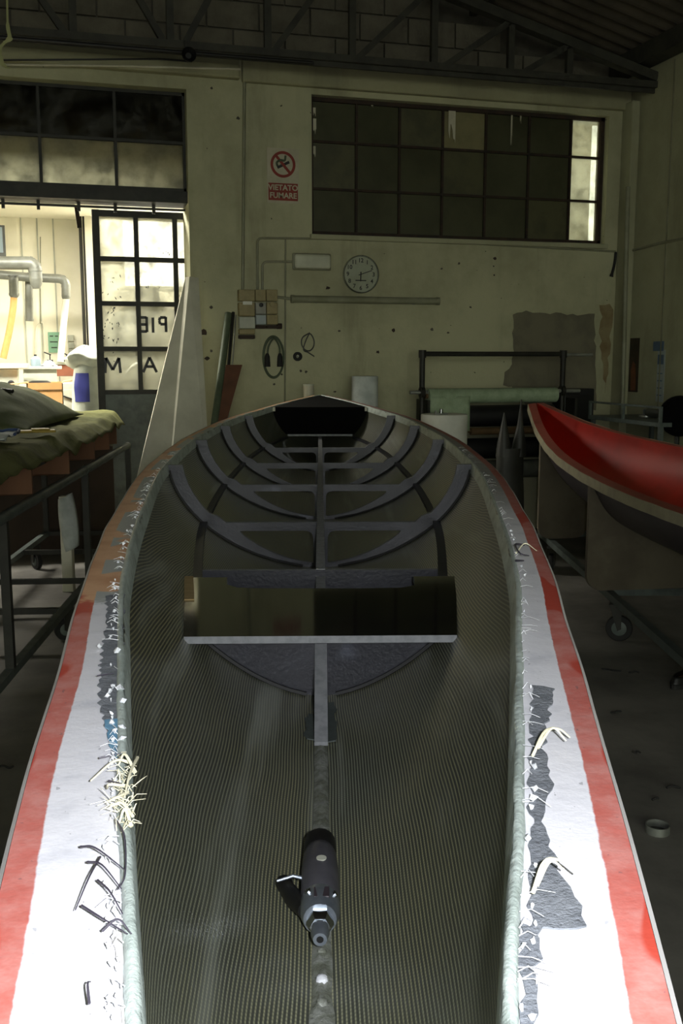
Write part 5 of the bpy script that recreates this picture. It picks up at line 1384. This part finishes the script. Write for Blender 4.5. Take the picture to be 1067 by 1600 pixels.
MB().box((-.18, -.16, zt-.17), (.14, .16, zt-.03)).build('body', 'machine_grey', m2, bevel=.008)
for x in (-.14, -.02, .1): MB().box((x-.02, -.1, 0), (x+.02, .1, zt-.17)).build('leg', 'machine_grey', m2)
ba = thing('blue_canister', 'small grey blue canister on the sanding table', 'canister', (p.x-.06, 10.5, zt)); MB().lathe([(.045, 0), (.05, .02), (.05, .07), (.03, .09), (.012, .1)], n=16).build('body', 'machine_blue', ba, smooth=True); MB().lathe([(.014, .1), (.014, .115)], n=10).build('cap', 'black_plastic', ba)
rg = thing('white_rag', 'crumpled white rag on the sanding table', 'cloth', (p.x+.07, 10.48, zt))
MB().grid(lambda i, j: ((i-.5)*.16, (j-.5)*.14, .004 + max(0, .05 - .3*((i-.5)**2+(j-.5)**2)) + .012*noise.noise(Vector((i*5, j*5, 3)))), 14, 14).build('cloth', 'cloth_white', rg, smooth=True, solid=.003)
p = q2(104, 580, 11.2); m3 = thing('red_bench', 'brown topped bench at the back of the far room', 'bench', (p.x, 11.2, 0)); zt = q2(104, 565, 11.2).z
MB().box((-.32, -.25, zt-.03), (.34, .3, zt)).build('bench_top', 'machine_grey', m3); MB().box((-.12, -.24, zt-.15), (.3, .28, zt-.03)).build('drawer', 'table_red', m3, bevel=.004)
for x in (-.28, .3):
    for y in (-.2, .25): MB().box((x-.02, y-.02, 0), (x+.02, y+.02, zt-.03)).build('leg', 'machine_grey', m3)
for k_, (px, py) in enumerate(((78, 558), (104, 555))):
    q = q2(px, py, 11.1); cl_ = thing('bench_clamp', ('dark clamp on the bench left of the clear hose', 'dark clamp on the bench beside the white sack')[k_], 'clamp', (q.x, 11.1, zt))
    MB().bar((0, 0, 0), (.0, 0, .08), .012, .012).build('stem', 'black_plastic', cl_); MB().bar((-.06, 0, .1), (.012, 0, .07), .012, .012).build('lever', 'black_plastic', cl_); MB().box((-.03, -.02, 0), (.03, .02, .02)).build('foot', 'black_plastic', cl_)
p = q2(104, 625, 10.0); gm = thing('grey_cabinet', 'low grey cabinet behind the cardboard box', 'cabinet', (p.x+.02, 10.0, 0)); zt = q2(104, 598, 10.0).z
MB().box((-.14, -.15, 0.02), (.2, .2, zt)).build('body', 'machine_grey', gm, bevel=.006); MB().box((-.12, -.158, .1), (.17, -.15, zt-.06)).build('door', 'machine_grey', gm, bevel=.003)
MB().bar((-.05, -.17, zt-.12), (.05, -.17, zt-.16), .012, .012).build('handle', 'black_plastic', gm)
# cardboard box
a, b = q2(44, 645, 9.3), q2(98, 598, 9.3)
cbx = thing('cardboard_box', 'open cardboard box with papers in front of the machines', 'box', ((a.x+b.x)/2, 9.5, 0)); w_ = (b.x-a.x)/2; zt = b.z
mb = MB()
for x0, x1, y0_, y1_ in ((-w_, w_, -.2, -.192), (-w_, w_, .192, .2), (-w_, -w_+.008, -.2, .2), (w_-.008, w_, -.2, .2)): mb.box((x0, y0_, zt-.42), (x1, y1_, zt))
mb.box((-w_, -.2, zt-.42), (w_, .2, zt-.412)); mb.build('carton', 'cardboard', cbx)
MB().box((-w_, -.205, zt-.065), (w_, -.2, zt-.058)).build('tape_seam', 'card_brown', cbx)
MB().box((w_*.4, -.203, zt-.27), (w_*.72, -.2, zt-.17)).build('white_label', 'paper_white', cbx)
MB().add([(-w_, -.2, zt), (-w_, .2, zt), (-w_-.16, .18, zt-.02), (-w_-.16, -.18, zt-.02), (-w_, -.2, zt+.006), (-w_, .2, zt+.006), (-w_-.16, .18, zt-.014), (-w_-.16, -.18, zt-.014)], [(0,1,2,3), (7,6,5,4), (0,4,5,1), (1,5,6,2), (2,6,7,3), (3,7,4,0)]).build('flap', 'cardboard', cbx)
MB().add([(w_, -.2, zt), (w_, .2, zt), (w_+.13, .18, zt+.03), (w_+.13, -.18, zt+.03), (w_, -.2, zt+.006), (w_, .2, zt+.006), (w_+.13, .18, zt+.036), (w_+.13, -.18, zt+.036)], [(0,1,2,3), (7,6,5,4), (0,4,5,1), (1,5,6,2), (2,6,7,3), (3,7,4,0)]).build('flap', 'cardboard', cbx)
MB().lathe([(.10, 0), (.10, .06), (.07, .075)], (-w_*.3, 0, zt-.06), n=20).build('roll_inside', 'black_plastic', cbx, smooth=True)
MB().box((-.18, -.16, 0), (.18, .16, zt-.42)).build('stool', 'machine_grey', cbx)
# white sack with blue panel in the doorway
p = q2(139, 640, 8.75); sk = thing('white_sack', 'full white sack with a blue panel in the doorway', 'sack', (p.x, 8.75, 0)); zt = q2(132, 548, 8.75).z
def sackf(i, j):
    z = (zt-.08)*i; a = j*2*math.pi; r = (.135 + .02*math.sin(i*3.0)) * (1 - .25*max(0, i-.85)/.15) * (1 + .10*noise.noise(Vector((math.cos(a)*1.5, math.sin(a)*1.5, z*4))))
    return (r*math.cos(a)*.95, r*math.sin(a)*.75, z)
MB().grid(sackf, 30, 32).build('sack_body', 'sack_white', sk, smooth=True)
def topf(i, j):
    a = j*2*math.pi; r = .16*math.sin(max(i, .02)*math.pi)**.6 * (1+.22*noise.noise(Vector((math.cos(a)*2.2, math.sin(a)*2.2, i*4)))); return (r*math.cos(a)-.02, r*math.sin(a)*.7, zt-.16+.19*i+.02*math.cos(a*3))
MB().grid(topf, 16, 30).build('folded_top', 'sack_white', sk, smooth=True)
z0_, z1_ = q2(132, 628, 8.65).z, q2(132, 583, 8.65).z
def bluef(i, j):
    z = z0_ + (z1_-z0_)*i; a = -math.pi/2 - .95 + 1.0*j; ii = z/(zt-.08); v = Vector(sackf(ii, (a/(2*math.pi)) % 1)); return v + Vector((v.x, v.y, 0)).normalized()*.004
MB().grid(bluef, 10, 10).build('blue_panel', 'sack_blue', sk, smooth=True)
# extraction drum standing behind the sliding door
p = onY(235, 600, 9.2); ed = thing('extraction_drum', 'grey extraction drum seen dimly through the frosted door', 'machine', (p.x, 9.3, 0))
zt = onY(235, 470, 9.3).z
MB().lathe([(.3, .3), (.42, .45), (.42, zt-.35), (.40, zt-.3)], n=36).build('drum', 'grey_machine_dark', ed, smooth=True)
MB().lathe([(.40, zt-.3), (.30, zt-.12), (.12, zt), (.10, zt+.12)], n=36).build('dome', 'grey_machine_dark', ed, smooth=True)
for a_ in (.5, 2.6, 4.7): MB().box((.3*math.cos(a_)-.03, .3*math.sin(a_)-.03, 0), (.3*math.cos(a_)+.03, .3*math.sin(a_)+.03, .42)).build('leg', 'dark_steel', ed)
MB().tube(arc((-.05, -.44, zt-.75), .2, 0, math.pi, 14), .03, 10).build('hoop', 'zinc', ed, smooth=True)
# tilted brace bar hanging at the head of the doorway
a, b = onY(119, 322, YW+.3), onY(124, 356, YW+.3)
tag(MB().bar(a, b, .03, .02, (0, 1, 0)).build('door_stay', 'rust_steel'), 'short rusty stay hanging from the track beam', 'stay')
# ceiling pipe and batten light of the far room
a, b = q2(-80, 349, 10.6), q2(118, 350, 10.6)
cpz = R2Z - .05
tag(MB().tube([(a.x, 10.6, cpz), (b.x, 10.6, cpz)], .035, 12).build('ceiling_pipe', 'machine_grey', smooth=True), 'grey pipe along the far room ceiling', 'pipe')

# ================================================================== bits on the floor at the right
p = onZ(1027, 1300, 0); tn = thing('steel_ring', 'small open steel ring lying on the floor at the right', 'ring', (p.x, p.y, 0))
MB().lathe([(.036, 0), (.038, .0), (.038, .026), (.036, .026), (.0345, .026), (.0345, .002), (.036, 0)], n=32, caps=False).build('ring_wall', 'zinc', tn, smooth=True)
MB().lathe([(.0345, 0), (.0345, .002)], n=32).build('ring_bottom', 'dark_steel', tn)
p = onZ(1075, 1062, .02); sh_ = thing('shoe', 'dark shoe with tan lining partly in view at the right edge', 'shoe', (p.x, p.y, 0), -TH - .9)
sole = [(.045*math.cos(t)*(1 + .12*math.sin(t)), .13*math.sin(t)) for t in [i*2*math.pi/28 for i in range(28)]]
MB().prism(sole, .022).build('sole', 'black_rubber', sh_)
MB().grid(lambda i, j: ((.046-.012*i)*math.cos(2*math.pi*j), (.131-.02*i)*math.sin(2*math.pi*j), .022 + .035*i + (.015 if math.sin(2*math.pi*j) > .2 else 0)*i), 4, 28).build('upper', 'black_plastic', sh_, smooth=True, solid=.003)
MB().prism([(x*.85, y*.9) for x, y in sole], .006, T(0, 0, .024)).build('insole', 'tan_leather', sh_)
rnd = random.Random(31)
for px, py, L_, txt in ((955, 1048, .10, 'long black fibre scrap on the floor below the right castor'), (990, 1052, .05, 'short black fibre scrap on the floor between castor and shoe'),
                      (962, 1114, .05, 'thin black fibre scrap on the floor just outside the right flange'), (994, 1178, .025, 'tiny black fibre crumb on the bare floor above the steel ring'),
                      (1052, 1232, .05, 'curved black fibre scrap at the right edge above the steel ring'), (1025, 1252, .03, 'short black scrap lying just behind the steel ring'), (10, 1200, .06, 'black scrap on the dark floor left of the boat')):
    p = onZ(px, py, 0); s_ = MB(); a_ = rnd.uniform(-.4, .3) - TH
    pts = smooth_path([Vector((p.x + (t-.5)*L_*math.cos(a_), p.y + (t-.5)*L_*math.sin(a_) + rnd.uniform(-.008, .008), .003 + .006*rnd.random())) for t in (0, .35, .7, 1)], 4)
    s_.tube(pts, [.004]*(len(pts)-1)+[.002], 6)
    tag(s_.build('fibre_scrap', 'black_rubber', smooth=True), txt, 'scrap', 'fibre scraps on the floor')
